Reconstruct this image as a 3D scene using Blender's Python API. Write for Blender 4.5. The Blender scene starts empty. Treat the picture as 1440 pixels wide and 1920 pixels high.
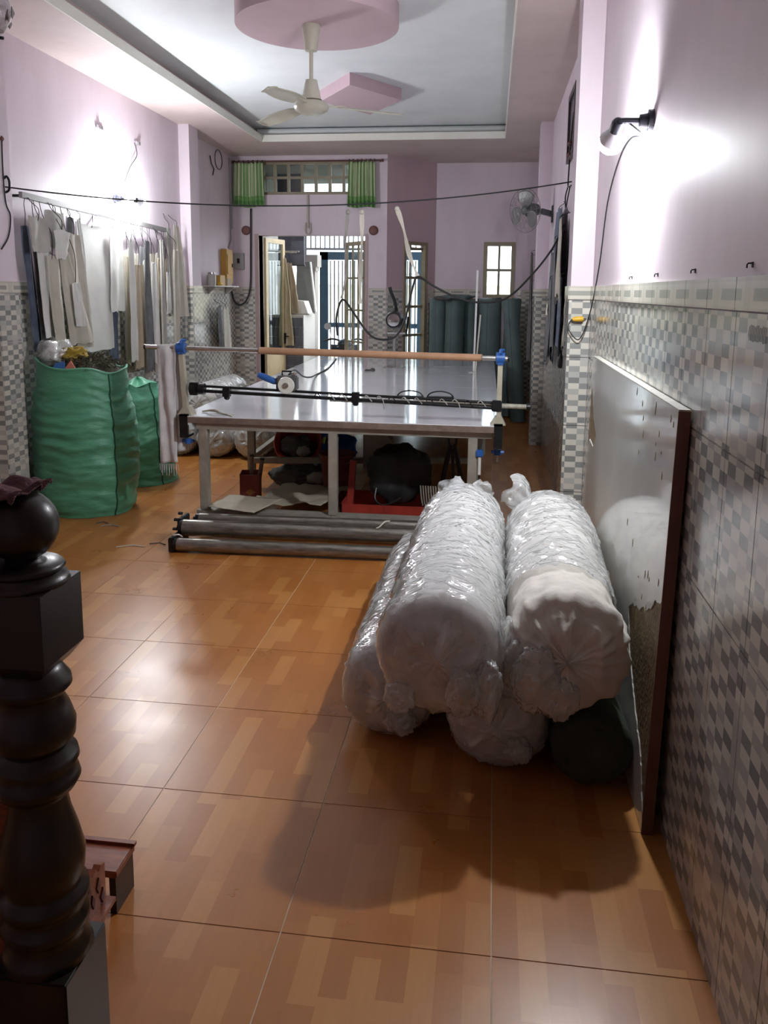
import bpy, bmesh, math, random
from mathutils import Vector, Matrix, noise
random.seed(7)
scene = bpy.context.scene
col = scene.collection
PI = math.pi

# ---------------------------------------------------------------- camera
cam_d = bpy.data.cameras.new('camera'); cam = bpy.data.objects.new('camera', cam_d); col.objects.link(cam)
cam_d.sensor_width = 36; cam_d.lens = 1517.0 * 36 / 1920; cam_d.shift_y = -170 / 1920
cam_d.clip_start = 0.02; cam_d.clip_end = 200
def cam_axes(pitch, yaw, roll):
    f = Vector((math.sin(yaw), math.cos(yaw), 0)); r = Vector((math.cos(yaw), -math.sin(yaw), 0)); u = Vector((0, 0, 1))
    f2 = f * math.cos(pitch) - u * math.sin(pitch); u2 = u * math.cos(pitch) + f * math.sin(pitch)
    return r * math.cos(roll) + u2 * math.sin(roll), u2 * math.cos(roll) - r * math.sin(roll), f2
cr, cu, cf = cam_axes(math.radians(9.12), math.radians(-7.446), math.radians(0.572))
m = Matrix((cr, cu, -cf)).transposed().to_4x4(); m.translation = (0, 0, 1.819)
cam.matrix_world = m
scene.camera = cam

# ---------------------------------------------------------------- world and view
w = bpy.data.worlds.new('daylight'); scene.world = w; w.use_nodes = True
bg = w.node_tree.nodes['Background']; bg.inputs[0].default_value = (0.86, 0.93, 1.0, 1); bg.inputs[1].default_value = 1.6
vs = scene.view_settings; vs.view_transform = 'Standard'; vs.look = 'None'; vs.exposure = 2.25; vs.gamma = 1.0
BULB_L, BULB_R = 205.0, 320.0      # emission strength of the two bare bulbs
try: vs.use_curve_mapping = False
except Exception: pass
try: scene.cycles.diffuse_bounces = 8; scene.cycles.max_bounces = 16; scene.cycles.transparent_max_bounces = 16
except Exception: pass

# ---------------------------------------------------------------- materials
MATS = {}
def mat(name, c=(0.8, 0.8, 0.8), rough=0.6, metal=0.0, spec=0.5, var=0.0, vscale=6.0, c2=None, bump=0.0, bscale=40.0,
        coat=0.0, emit=None, alpha=1.0, trans=0.0, stretch=(1, 1, 1), lo=0.35, hi=0.7):
    if name in MATS: return MATS[name]
    m = bpy.data.materials.new(name); m.use_nodes = True; nt = m.node_tree; b = nt.nodes['Principled BSDF']
    b.inputs['Base Color'].default_value = (*c, 1); b.inputs['Roughness'].default_value = rough; b.inputs['Metallic'].default_value = metal
    b.inputs['Specular IOR Level'].default_value = spec; b.inputs['Coat Weight'].default_value = coat; b.inputs['Coat Roughness'].default_value = 0.08
    b.inputs['Alpha'].default_value = alpha; b.inputs['Transmission Weight'].default_value = trans
    if emit: b.inputs['Emission Color'].default_value = (*emit[0], 1); b.inputs['Emission Strength'].default_value = emit[1]
    if var or c2 or bump:
        tc = nt.nodes.new('ShaderNodeTexCoord'); mp = nt.nodes.new('ShaderNodeMapping'); mp.inputs['Scale'].default_value = stretch
        nt.links.new(tc.outputs['Object'], mp.inputs[0])
    if var or c2:
        n = nt.nodes.new('ShaderNodeTexNoise'); n.inputs['Scale'].default_value = vscale; n.inputs['Detail'].default_value = 5; n.inputs['Roughness'].default_value = 0.62
        nt.links.new(mp.outputs[0], n.inputs['Vector'])
        r = nt.nodes.new('ShaderNodeValToRGB'); r.color_ramp.elements[0].position = lo; r.color_ramp.elements[1].position = hi
        d = c2 if c2 else tuple(max(0, x * (1 - var)) for x in c)
        r.color_ramp.elements[0].color = (*d, 1); r.color_ramp.elements[1].color = (*c, 1)
        nt.links.new(n.outputs[0], r.inputs[0]); nt.links.new(r.outputs[0], b.inputs['Base Color'])
    if bump:
        n2 = nt.nodes.new('ShaderNodeTexNoise'); n2.inputs['Scale'].default_value = bscale; n2.inputs['Detail'].default_value = 4
        nt.links.new(mp.outputs[0], n2.inputs['Vector'])
        bp = nt.nodes.new('ShaderNodeBump'); bp.inputs['Strength'].default_value = bump; bp.inputs['Distance'].default_value = 0.01
        nt.links.new(n2.outputs[0], bp.inputs['Height']); nt.links.new(bp.outputs[0], b.inputs['Normal'])
    MATS[name] = m
    return m

def nodes_mat(name):
    m = bpy.data.materials.new(name); m.use_nodes = True; MATS[name] = m
    nt = m.node_tree; return m, nt, nt.nodes['Principled BSDF']
def mth(nt, op, a, b=None, c=None):
    n = nt.nodes.new('ShaderNodeMath'); n.operation = op
    for i, v in enumerate((a, b, c)):
        if v is None: continue
        if isinstance(v, (int, float)): n.inputs[i].default_value = v
        else: nt.links.new(v, n.inputs[i])
    return n.outputs[0]
def mixc(nt, f, a, b):
    n = nt.nodes.new('ShaderNodeMix'); n.data_type = 'RGBA'
    if isinstance(f, (int, float)): n.inputs[0].default_value = f
    else: nt.links.new(f, n.inputs[0])
    for i, v in ((6, a), (7, b)):
        if isinstance(v, tuple): n.inputs[i].default_value = (*v, 1)
        else: nt.links.new(v, n.inputs[i])
    return n.outputs[2]
def wnoise(nt, a, b, seed=0.0):
    c = nt.nodes.new('ShaderNodeCombineXYZ'); n = nt.nodes.new('ShaderNodeTexWhiteNoise'); n.noise_dimensions = '3D'
    nt.links.new(a, c.inputs[0])
    if b is not None: nt.links.new(b, c.inputs[1])
    c.inputs[2].default_value = seed
    nt.links.new(c.outputs[0], n.inputs[0]); return n.outputs[0]
def position(nt):
    g = nt.nodes.new('ShaderNodeNewGeometry'); s = nt.nodes.new('ShaderNodeSeparateXYZ'); nt.links.new(g.outputs['Position'], s.inputs[0]); return s, g.outputs['Position']
def noise_tex(nt, vec, scale, detail=4, rough=0.6):
    n = nt.nodes.new('ShaderNodeTexNoise'); n.inputs['Scale'].default_value = scale; n.inputs['Detail'].default_value = detail; n.inputs['Roughness'].default_value = rough
    nt.links.new(vec, n.inputs['Vector']); return n.outputs[0]
def scaled(nt, vec, s):
    mp = nt.nodes.new('ShaderNodeMapping'); mp.inputs['Scale'].default_value = s; nt.links.new(vec, mp.inputs[0]); return mp.outputs[0]
def ramp(nt, f, stops):
    r = nt.nodes.new('ShaderNodeValToRGB'); e = r.color_ramp.elements
    while len(e) < len(stops): e.new(0.5)
    for k, (p, c) in enumerate(stops): e[k].position = p; e[k].color = (*c, 1)
    nt.links.new(f, r.inputs[0]); return r.outputs[0]
def bump_to(nt, bsdf, h, strength=0.3, dist=0.002):
    bp = nt.nodes.new('ShaderNodeBump'); bp.inputs['Strength'].default_value = strength; bp.inputs['Distance'].default_value = dist
    nt.links.new(h, bp.inputs['Height']); nt.links.new(bp.outputs[0], bsdf.inputs['Normal'])

def checker_material(name, axis):      # glazed wall tile with a printed grid of grey and beige rectangles
    m, nt, b = nodes_mat(name); s, pos = position(nt)
    i = mth(nt, 'FLOOR', mth(nt, 'DIVIDE', mth(nt, 'ADD', s.outputs[axis], 20.0), 0.07)); j = mth(nt, 'FLOOR', mth(nt, 'DIVIDE', s.outputs[2], 0.0375))
    par = mth(nt, 'MODULO', mth(nt, 'ADD', i, j), 2.0)
    r = wnoise(nt, i, j); r2 = wnoise(nt, i, j, 3.7)
    dark = ramp(nt, r, [(0.0, (0.48, 0.47, 0.43)), (0.22, (0.40, 0.40, 0.38)), (0.45, (0.25, 0.26, 0.255)), (1.0, (0.20, 0.212, 0.21))])
    light = ramp(nt, r2, [(0.0, (0.56, 0.53, 0.47)), (0.8, (0.62, 0.60, 0.54)), (0.86, (0.42, 0.42, 0.40)), (1.0, (0.42, 0.42, 0.40))])
    c = mixc(nt, mth(nt, 'GREATER_THAN', par, 0.5), dark, light)
    g = noise_tex(nt, pos, 9.0); c = mixc(nt, mth(nt, 'MULTIPLY', g, 0.16), c, (0.35, 0.31, 0.25))
    nt.links.new(c, b.inputs['Base Color']); b.inputs['Roughness'].default_value = 0.14; b.inputs['Specular IOR Level'].default_value = 0.5
    bump_to(nt, b, noise_tex(nt, pos, 7.0, 2), 0.12, 0.004)
    return m
def border_material(name, axis):
    m, nt, b = nodes_mat(name); s, pos = position(nt)
    fx = mth(nt, 'FRACT', mth(nt, 'DIVIDE', mth(nt, 'ADD', s.outputs[axis], 20.0), 0.28)); z = s.outputs[2]
    dx = mth(nt, 'ABSOLUTE', mth(nt, 'SUBTRACT', fx, 0.5)); dz = mth(nt, 'ABSOLUTE', mth(nt, 'SUBTRACT', z, 1.82))
    rect = mth(nt, 'MULTIPLY', mth(nt, 'LESS_THAN', dx, 0.33), mth(nt, 'LESS_THAN', dz, 0.015))
    deco = mth(nt, 'MULTIPLY', mth(nt, 'GREATER_THAN', dx, 0.41), mth(nt, 'LESS_THAN', mth(nt, 'FRACT', mth(nt, 'MULTIPLY', fx, 28.0)), 0.4))
    rail = mth(nt, 'GREATER_THAN', dz, 0.033)
    c = mixc(nt, rect, (0.55, 0.52, 0.45), (0.30, 0.30, 0.27)); c = mixc(nt, mth(nt, 'MULTIPLY', deco, 0.5), c, (0.30, 0.29, 0.25)); c = mixc(nt, mth(nt, 'MULTIPLY', rail, 0.4), c, (0.36, 0.34, 0.29))
    nt.links.new(c, b.inputs['Base Color']); b.inputs['Roughness'].default_value = 0.16
    return m
def paint_material(name, c, c2, rough=0.55):
    m, nt, b = nodes_mat(name); s, pos = position(nt)
    f = noise_tex(nt, scaled(nt, pos, (1, 1, 0.35)), 1.7, 6, 0.65); f2 = noise_tex(nt, pos, 14.0, 4)
    c_ = ramp(nt, f, [(0.3, c2), (0.62, c)]); c_ = mixc(nt, mth(nt, 'MULTIPLY', f2, 0.12), c_, tuple(x * 0.75 for x in c2))
    nt.links.new(c_, b.inputs['Base Color']); b.inputs['Roughness'].default_value = rough; b.inputs['Specular IOR Level'].default_value = 0.3
    bump_to(nt, b, noise_tex(nt, pos, 60.0, 3), 0.08, 0.002)
    return m
def floor_material():
    m, nt, b = nodes_mat('wood_print_tile'); s, pos = position(nt)
    oi = nt.nodes.new('ShaderNodeObjectInfo')
    x = mth(nt, 'ADD', s.outputs[0], 1.7471 + 60 * 0.6); y = mth(nt, 'ADD', s.outputs[1], 10.0)
    i = mth(nt, 'FLOOR', mth(nt, 'DIVIDE', x, 0.075)); off = wnoise(nt, i, None, 1.3)
    yy = mth(nt, 'DIVIDE', mth(nt, 'ADD', y, mth(nt, 'MULTIPLY', off, 0.9)), 0.30); j = mth(nt, 'FLOOR', yy)
    r = wnoise(nt, i, j, 5.1)
    base = ramp(nt, r, [(0.0, (0.40, 0.148, 0.030)), (0.45, (0.44, 0.172, 0.037)), (0.72, (0.47, 0.19, 0.043)), (0.86, (0.54, 0.25, 0.066)), (1.0, (0.55, 0.255, 0.068))])
    g = noise_tex(nt, scaled(nt, pos, (55, 5, 1)), 1.0, 5, 0.7); base = mixc(nt, mth(nt, 'MULTIPLY', g, 0.42), base, (0.22, 0.065, 0.014))
    base = mixc(nt, mth(nt, 'MULTIPLY', oi.outputs['Random'], 0.15), base, (0.33, 0.12, 0.03))
    d = noise_tex(nt, pos, 2.2, 6, 0.7)
    nt.links.new(base, b.inputs['Base Color'])
    nt.links.new(mth(nt, 'ADD', mth(nt, 'MULTIPLY', d, 0.18), 0.21), b.inputs['Roughness']); b.inputs['Specular IOR Level'].default_value = 0.55
    bump_to(nt, b, noise_tex(nt, scaled(nt, pos, (8, 8, 1)), 1.0, 3), 0.10, 0.004)
    return m
CHK_Y = checker_material('checker_tile_side', 1); CHK_X = checker_material('checker_tile_cross', 0)
BRD_Y = border_material('border_tile_side', 1); BRD_X = border_material('border_tile_cross', 0)
LILAC = paint_material('lilac_paint', (0.66, 0.575, 0.63), (0.575, 0.49, 0.545))
SOFF = paint_material('soffit_paint', (0.60, 0.50, 0.48), (0.51, 0.42, 0.40))
CEIL = paint_material('ceiling_white', (0.78, 0.82, 0.83), (0.70, 0.745, 0.76))
PINK = paint_material('pink_plaster', (0.56, 0.42, 0.46), (0.50, 0.37, 0.41))
CREAM = paint_material('cream_lip', (0.74, 0.73, 0.66), (0.66, 0.65, 0.58))
FLOORM = floor_material()
GROUT = mat('grout', (0.62, 0.50, 0.36), 0.9, bump=0.2)
GROUTW = mat('wall_grout', (0.42, 0.41, 0.38), 0.9)
M = dict(
    steel=mat('grey_painted_steel', (0.38, 0.365, 0.32), 0.42, 0.2, c2=(0.27, 0.255, 0.215), vscale=9, bump=0.1),
    pipe=mat('roller_steel', (0.36, 0.345, 0.31), 0.28, 0.75, c2=(0.17, 0.155, 0.13), vscale=7, stretch=(1, 6, 6)),
    bright=mat('bright_steel', (0.62, 0.62, 0.60), 0.25, 0.85, c2=(0.42, 0.41, 0.39), vscale=10),
    black=mat('black_plastic', (0.018, 0.018, 0.02), 0.45), iron=mat('black_iron', (0.03, 0.03, 0.035), 0.4, 0.6, c2=(0.015, 0.015, 0.015), vscale=20),
    blue=mat('blue_clamp_paint', (0.02, 0.10, 0.35), 0.4), white_lam=mat('white_laminate', (0.72, 0.74, 0.79), 0.09, c2=(0.64, 0.66, 0.71), vscale=2.0, coat=0.4, lo=0.2, hi=0.6),
    kraft=mat('brown_cardboard_tube', (0.44, 0.25, 0.15), 0.7, c2=(0.36, 0.20, 0.11), vscale=12), edge=mat('dark_board_edge', (0.13, 0.09, 0.07), 0.7, c2=(0.20, 0.15, 0.12), vscale=20),
    wood=mat('dark_newel_wood', (0.022, 0.014, 0.010), 0.36, c2=(0.010, 0.007, 0.005), vscale=5, stretch=(6, 6, 1), coat=0.06),
    redwood=mat('red_brown_wood', (0.30, 0.085, 0.035), 0.3, c2=(0.15, 0.035, 0.015), vscale=5, stretch=(2, 12, 12), coat=0.25),
    ply=mat('raw_plywood', (0.26, 0.19, 0.10), 0.85, c2=(0.15, 0.105, 0.05), vscale=14, bump=0.4, bscale=60),
    greensack=mat('green_woven_sack', (0.11, 0.38, 0.235), 0.42, c2=(0.075, 0.29, 0.17), vscale=5, stretch=(1, 1, 5), bump=0.35, bscale=25),
    seam=mat('sack_seam', (0.012, 0.075, 0.045), 0.7), card=mat('cream_pattern_card', (0.50, 0.47, 0.40), 0.8, c2=(0.42, 0.39, 0.325), vscale=4),
    card2=mat('grey_pattern_card', (0.42, 0.41, 0.375), 0.8, c2=(0.34, 0.325, 0.295), vscale=4), card3=mat('tan_pattern_card', (0.42, 0.35, 0.26), 0.85, c2=(0.34, 0.275, 0.195), vscale=4),
    card4=mat('white_pattern_paper', (0.66, 0.66, 0.63), 0.8, var=0.1), dark_card=mat('slate_pattern_card', (0.16, 0.165, 0.17), 0.8, c2=(0.09, 0.09, 0.095), vscale=7),
    navy=mat('navy_scrap', (0.05, 0.065, 0.11), 0.9, c2=(0.10, 0.125, 0.17), vscale=8), charcoal=mat('charcoal_cloth', (0.055, 0.053, 0.055), 0.95, c2=(0.10, 0.095, 0.09), vscale=10, bump=0.3),
    greyrag=mat('grey_rag', (0.40, 0.39, 0.37), 0.95, c2=(0.28, 0.27, 0.25), vscale=9, bump=0.3), curtain=None,
    fabric=mat('undyed_fabric', (0.70, 0.665, 0.61), 0.9, c2=(0.60, 0.565, 0.52), vscale=5, bump=0.35, bscale=30),
    olive=mat('dark_green_fabric', (0.055, 0.062, 0.036), 0.9, c2=(0.03, 0.036, 0.02), vscale=6, bump=0.4, bscale=18),
    teal=mat('teal_green_fabric', (0.10, 0.145, 0.145), 0.7, c2=(0.07, 0.105, 0.105), vscale=3, bump=0.15),
    fancream=mat('cream_fan_enamel', (0.58, 0.57, 0.47), 0.3, c2=(0.50, 0.49, 0.40), vscale=6), frame=mat('olive_door_paint', (0.29, 0.25, 0.17), 0.45, c2=(0.22, 0.185, 0.12), vscale=8),
    frame_lit=mat('lit_door_paint', (0.62, 0.51, 0.30), 0.45, c2=(0.52, 0.42, 0.24), vscale=8),  # light on the left door leaf is put into this lighter paint
    gate=mat('blue_gate_paint', (0.018, 0.055, 0.095), 0.45, c2=(0.01, 0.035, 0.06), vscale=6), rope=mat('pale_cloth_strip', (0.66, 0.63, 0.55), 0.9, var=0.15),
    red=mat('red_plastic', (0.40, 0.045, 0.03), 0.4, c2=(0.26, 0.03, 0.022), vscale=6), redpaper=mat('maroon_carton', (0.21, 0.035, 0.03), 0.6, c2=(0.15, 0.025, 0.02), vscale=5),
    bluebag=mat('blue_plastic_bag', (0.015, 0.12, 0.42), 0.35, c2=(0.01, 0.06, 0.26), vscale=6, bump=0.3), limeprint=mat('lime_print', (0.40, 0.55, 0.10), 0.5),
    paper=mat('beige_sheet', (0.48, 0.44, 0.35), 0.85, c2=(0.40, 0.365, 0.28), vscale=5), yellow=mat('yellow_plastic', (0.62, 0.36, 0.03), 0.45),
    ochre=mat('ochre_box', (0.50, 0.28, 0.05), 0.5, c2=(0.42, 0.23, 0.04), vscale=6), maroon=mat('maroon_vent', (0.10, 0.035, 0.03), 0.6),
    beige=mat('beige_garment', (0.52, 0.45, 0.30), 0.9, c2=(0.42, 0.36, 0.23), vscale=5, bump=0.25), strokes=mat('stroke_dark', (0.05, 0.05, 0.08), 0.6),
    mauve=mat('mauve_towel', (0.20, 0.105, 0.115), 0.97, c2=(0.13, 0.065, 0.07), vscale=20, bump=0.6, bscale=120), straw=mat('thread_scraps', (0.11, 0.095, 0.06), 0.95, c2=(0.05, 0.045, 0.03), vscale=20),
    mustard=mat('mustard_cloth', (0.42, 0.29, 0.04), 0.9, var=0.4), pinkc=mat('salmon_cloth', (0.60, 0.20, 0.14), 0.85), concrete=mat('porch_plaster', (0.36, 0.34, 0.31), 0.85, c2=(0.27, 0.255, 0.23), vscale=3, bump=0.2),
    slate=mat('slate_wall_tile', (0.11, 0.12, 0.145), 0.5, c2=(0.07, 0.075, 0.095), vscale=6), housewall=mat('cream_house_wall', (0.72, 0.66, 0.48), 0.8, var=0.1), housewhite=mat('white_house_wall', (0.80, 0.80, 0.78), 0.8, var=0.06),
    road=mat('street_concrete', (0.42, 0.41, 0.39), 0.9, var=0.2), chrome=mat('chrome', (0.75, 0.75, 0.75), 0.12, 1.0), motor=mat('scooter_body', (0.012, 0.03, 0.05), 0.25, coat=0.5),
    brown=mat('brown_panel_edge', (0.17, 0.075, 0.055), 0.5, c2=(0.12, 0.05, 0.038), vscale=6), blade_grey=mat('grey_fan_blade', (0.15, 0.145, 0.15), 0.35), fan_dark=mat('dark_fan_plastic', (0.09, 0.10, 0.105), 0.45),
    string=mat('black_cable', (0.012, 0.012, 0.014), 0.55), redcable=mat('maroon_wire', (0.16, 0.03, 0.03), 0.5), socket=mat('bakelite_socket', (0.03, 0.035, 0.05), 0.4),
    slateblue=mat('slate_blue_cloth', (0.15, 0.18, 0.24), 0.9, c2=(0.07, 0.085, 0.12), vscale=7, bump=0.2), blueprint=mat('blue_cloth', (0.05, 0.16, 0.42), 0.9), crystal=mat('smoky_crystal', (0.35, 0.30, 0.31), 0.12, c2=(0.20, 0.17, 0.18), vscale=40), gold=mat('brass', (0.55, 0.38, 0.14), 0.25, 1.0),
)
def schlick(nt, base, power, normal=None):      # reflectance that is the same from both sides of a thin sheet
    lw = nt.nodes.new('ShaderNodeLayerWeight'); lw.inputs[0].default_value = 0.5
    if normal is not None: nt.links.new(normal, lw.inputs['Normal'])
    return mth(nt, 'ADD', mth(nt, 'MULTIPLY', mth(nt, 'POWER', lw.outputs['Facing'], power), 0.9), base)
def glass_material(name, tint, fac):
    m, nt, b = nodes_mat(name)
    tr = nt.nodes.new('ShaderNodeBsdfTransparent'); tr.inputs[0].default_value = (*tint, 1)
    gl = nt.nodes.new('ShaderNodeBsdfGlossy'); gl.inputs['Roughness'].default_value = 0.03
    mx = nt.nodes.new('ShaderNodeMixShader'); nt.links.new(schlick(nt, fac, 5.0), mx.inputs[0])
    nt.links.new(tr.outputs[0], mx.inputs[1]); nt.links.new(gl.outputs[0], mx.inputs[2])
    nt.links.new(mx.outputs[0], nt.nodes['Material Output'].inputs[0]); return m
M['glass'] = glass_material('window_glass', (0.88, 0.93, 0.93), 0.04)
M['glassdim'] = glass_material('dusty_glass', (0.50, 0.54, 0.52), 0.04)
def film_material():      # clear polythene: mostly see-through, milky where it is steep, sharp highlights
    m, nt, b = nodes_mat('polythene_film')
    b.inputs['Base Color'].default_value = (0.78, 0.80, 0.80, 1); b.inputs['Roughness'].default_value = 0.09; b.inputs['Specular IOR Level'].default_value = 0.9
    s, pos = position(nt)
    tr = nt.nodes.new('ShaderNodeBsdfTransparent'); tr.inputs[0].default_value = (0.96, 0.96, 0.96, 1)
    lw = nt.nodes.new('ShaderNodeLayerWeight'); lw.inputs[0].default_value = 0.42
    n = noise_tex(nt, pos, 9.0, 4); f = mth(nt, 'ADD', mth(nt, 'MULTIPLY', lw.outputs['Facing'], 0.5), mth(nt, 'ADD', mth(nt, 'MULTIPLY', n, 0.30), 0.12))
    mx = nt.nodes.new('ShaderNodeMixShader'); nt.links.new(f, mx.inputs[0]); nt.links.new(tr.outputs[0], mx.inputs[1]); nt.links.new(b.outputs[0], mx.inputs[2])
    nt.links.new(mx.outputs[0], nt.nodes['Material Output'].inputs[0])
    tc = nt.nodes.new('ShaderNodeTexCoord'); hs = []
    for sc_, dist in (((5, 13, 5), 1.5), ((13, 30, 13), 0.8)):
        v = nt.nodes.new('ShaderNodeTexNoise'); v.inputs['Scale'].default_value = 1; v.inputs['Detail'].default_value = 2; v.inputs['Distortion'].default_value = dist
        nt.links.new(scaled(nt, tc.outputs['Object'], sc_), v.inputs['Vector']); hs.append(mth(nt, 'ABSOLUTE', mth(nt, 'SUBTRACT', v.outputs[0], 0.5)))
    bump_to(nt, b, mth(nt, 'ADD', hs[0], mth(nt, 'MULTIPLY', hs[1], 0.45)), 0.5, 0.035)
    gl = nt.nodes.new('ShaderNodeBsdfGlossy'); gl.inputs['Roughness'].default_value = 0.12
    bn = b.inputs['Normal'].links[0].from_socket; nt.links.new(bn, gl.inputs['Normal'])
    m2 = nt.nodes.new('ShaderNodeMixShader'); nt.links.new(schlick(nt, 0.06, 4.0, bn), m2.inputs[0]); nt.links.new(mx.outputs[0], m2.inputs[1]); nt.links.new(gl.outputs[0], m2.inputs[2]); nt.links.new(m2.outputs[0], nt.nodes['Material Output'].inputs[0])
    return m
M['film'] = film_material()
def curtain_material():
    m, nt, b = nodes_mat('green_striped_curtain'); tc = nt.nodes.new('ShaderNodeTexCoord'); s = nt.nodes.new('ShaderNodeSeparateXYZ'); nt.links.new(tc.outputs['UV'], s.inputs[0])
    st = mth(nt, 'FRACT', mth(nt, 'MULTIPLY', s.outputs[0], 9.0)); c = ramp(nt, st, [(0.0, (0.16, 0.30, 0.12)), (0.3, (0.25, 0.39, 0.18)), (0.5, (0.56, 0.60, 0.40)), (0.8, (0.52, 0.57, 0.36)), (0.95, (0.19, 0.33, 0.14))])
    low = mth(nt, 'LESS_THAN', s.outputs[1], 0.24); band = mth(nt, 'LESS_THAN', mth(nt, 'ABSOLUTE', mth(nt, 'SUBTRACT', s.outputs[1], 0.09)), 0.05)
    c = mixc(nt, mth(nt, 'MULTIPLY', low, 0.7), c, (0.11, 0.30, 0.07)); c = mixc(nt, mth(nt, 'MULTIPLY', band, 0.5), c, (0.05, 0.18, 0.04))
    nt.links.new(c, b.inputs['Base Color']); b.inputs['Roughness'].default_value = 0.9; return m
M['curtain'] = curtain_material()

# ---------------------------------------------------------------- mesh helpers
class MB:
    def __init__(s): s.bm = bmesh.new()
    def box(s, lo, hi, rot=None, about=None):
        x0, y0, z0 = lo; x1, y1, z1 = hi
        vs = [Vector(p) for p in ((x0, y0, z0), (x1, y0, z0), (x1, y1, z0), (x0, y1, z0), (x0, y0, z1), (x1, y0, z1), (x1, y1, z1), (x0, y1, z1))]
        if rot is not None:
            c = Vector(about) if about is not None else (Vector(lo) + Vector(hi)) / 2
            vs = [c + rot @ (v - c) for v in vs]
        b = [s.bm.verts.new(v) for v in vs]
        for f in ((3, 2, 1, 0), (4, 5, 6, 7), (0, 1, 5, 4), (1, 2, 6, 5), (2, 3, 7, 6), (3, 0, 4, 7)): s.bm.faces.new([b[i] for i in f])
        return s
    def bar(s, a, b, w, h=None, up=(0, 0, 1)):
        h = h or w; a = Vector(a); b = Vector(b); d = (b - a).normalized(); u = Vector(up)
        if abs(d.dot(u)) > 0.98: u = Vector((0, 1, 0))
        r = d.cross(u).normalized() * w / 2; u = r.cross(d).normalized() * h / 2
        A = [s.bm.verts.new(p + q) for p in (a, b) for q in (-r - u, r - u, r + u, -r + u)]
        for f in ((0, 1, 2, 3), (7, 6, 5, 4), (0, 4, 5, 1), (1, 5, 6, 2), (2, 6, 7, 3), (3, 7, 4, 0)): s.bm.faces.new([A[i] for i in f])
        return s
    def tube(s, pts, r, n=8, cap=True):
        pts = [Vector(p) for p in pts]; rings = []; ref = None
        for i, p in enumerate(pts):
            d = (pts[min(i + 1, len(pts) - 1)] - pts[max(i - 1, 0)]); d = d.normalized() if d.length > 1e-9 else Vector((0, 0, 1))
            if ref is None: ref = Vector((0, 0, 1)) if abs(d.z) < 0.9 else Vector((1, 0, 0))
            u = (ref - d * ref.dot(d)); u = u.normalized() if u.length > 1e-6 else d.orthogonal().normalized(); ref = u; v = d.cross(u)
            rr = r[i] if isinstance(r, (list, tuple)) else r
            rings.append([s.bm.verts.new(p + (u * math.cos(2 * PI * k / n) + v * math.sin(2 * PI * k / n)) * rr) for k in range(n)])
        for a, b in zip(rings, rings[1:]):
            for k in range(n): s.bm.faces.new((a[k], a[(k + 1) % n], b[(k + 1) % n], b[k]))
        if cap: s.bm.faces.new(rings[0][::-1]); s.bm.faces.new(rings[-1])
        return s
    def lathe(s, prof, n=32, c=(0, 0, 0), axis='z', sx=1.0, sy=1.0):
        c = Vector(c); rings = []
        for r, h in prof:
            ring = []
            for k in range(n):
                a = 2 * PI * k / n; x = r * math.cos(a) * sx; y = r * math.sin(a) * sy
                v = {'z': (x, y, h), 'y': (x, h, y), 'x': (h, x, y)}[axis]; ring.append(s.bm.verts.new(c + Vector(v)))
            rings.append(ring)
        for a, b in zip(rings, rings[1:]):
            for k in range(n): s.bm.faces.new((a[k], a[(k + 1) % n], b[(k + 1) % n], b[k]))
        s.bm.faces.new(rings[0][::-1]); s.bm.faces.new(rings[-1]); return s
    def prism(s, poly, vec):
        a = [s.bm.verts.new(Vector(p)) for p in poly]; b = [s.bm.verts.new(Vector(p) + Vector(vec)) for p in poly]; n = len(a)
        s.bm.faces.new(a[::-1]); s.bm.faces.new(b)
        for k in range(n): s.bm.faces.new((a[k], a[(k + 1) % n], b[(k + 1) % n], b[k]))
        return s
    def grid(s, nu, nv, fn, thick=0.0, closed=False, uv=False):
        R = [[s.bm.verts.new(fn(i / nu, j / nv)) for i in range(nu if closed else nu + 1)] for j in range(nv + 1)]
        L = s.bm.loops.layers.uv.verify() if uv else None; N = nu if closed else nu + 1; fs = []
        for j in range(nv):
            for i in range(nu):
                i2 = (i + 1) % N
                f = s.bm.faces.new((R[j][i], R[j][i2], R[j + 1][i2], R[j + 1][i])); fs.append(f)
                if uv:
                    for l, (a, b) in zip(f.loops, ((i, j), (i + 1, j), (i + 1, j + 1), (i, j + 1))): l[L].uv = (a / nu, b / nv)
        if thick:
            s.bm.normal_update(); B = [[s.bm.verts.new(v.co - v.normal * thick) for v in row] for row in R]
            for j in range(nv):
                for i in range(nu): i2 = (i + 1) % N; s.bm.faces.new((B[j][i], B[j + 1][i], B[j + 1][i2], B[j][i2]))
            for j in (0, nv):
                for i in range(nu): i2 = (i + 1) % N; s.bm.faces.new((R[j][i], R[j][i2], B[j][i2], B[j][i]) if j else (R[j][i2], R[j][i], B[j][i], B[j][i2]))
            if not closed:
                for i in (0, nu):
                    for j in range(nv): s.bm.faces.new((R[j][i], R[j + 1][i], B[j + 1][i], B[j][i]))
        s.R = R
        return s
    def mesh(s, name, m, smooth=False, recalc=True, bevel=0.0):
        if bevel: bmesh.ops.bevel(s.bm, geom=[e for e in s.bm.edges], offset=bevel, segments=2, affect='EDGES', clamp_overlap=True)
        if recalc: bmesh.ops.recalc_face_normals(s.bm, faces=s.bm.faces)
        me = bpy.data.meshes.new(name); s.bm.to_mesh(me); s.bm.free(); me.materials.append(m)
        if smooth:
            for p in me.polygons: p.use_smooth = True
            if smooth != 'all':
                try: me.set_sharp_from_angle(angle=math.radians(40))
                except Exception: pass
        return me
    def build(s, name, m, parent=None, smooth=False, bevel=0.0, recalc=True, loc=None):
        o = bpy.data.objects.new(name, s.mesh(name, m, smooth, recalc, bevel)); col.objects.link(o)
        if parent is not None: o.parent = parent
        if loc is not None: o.location = loc
        return o
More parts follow.
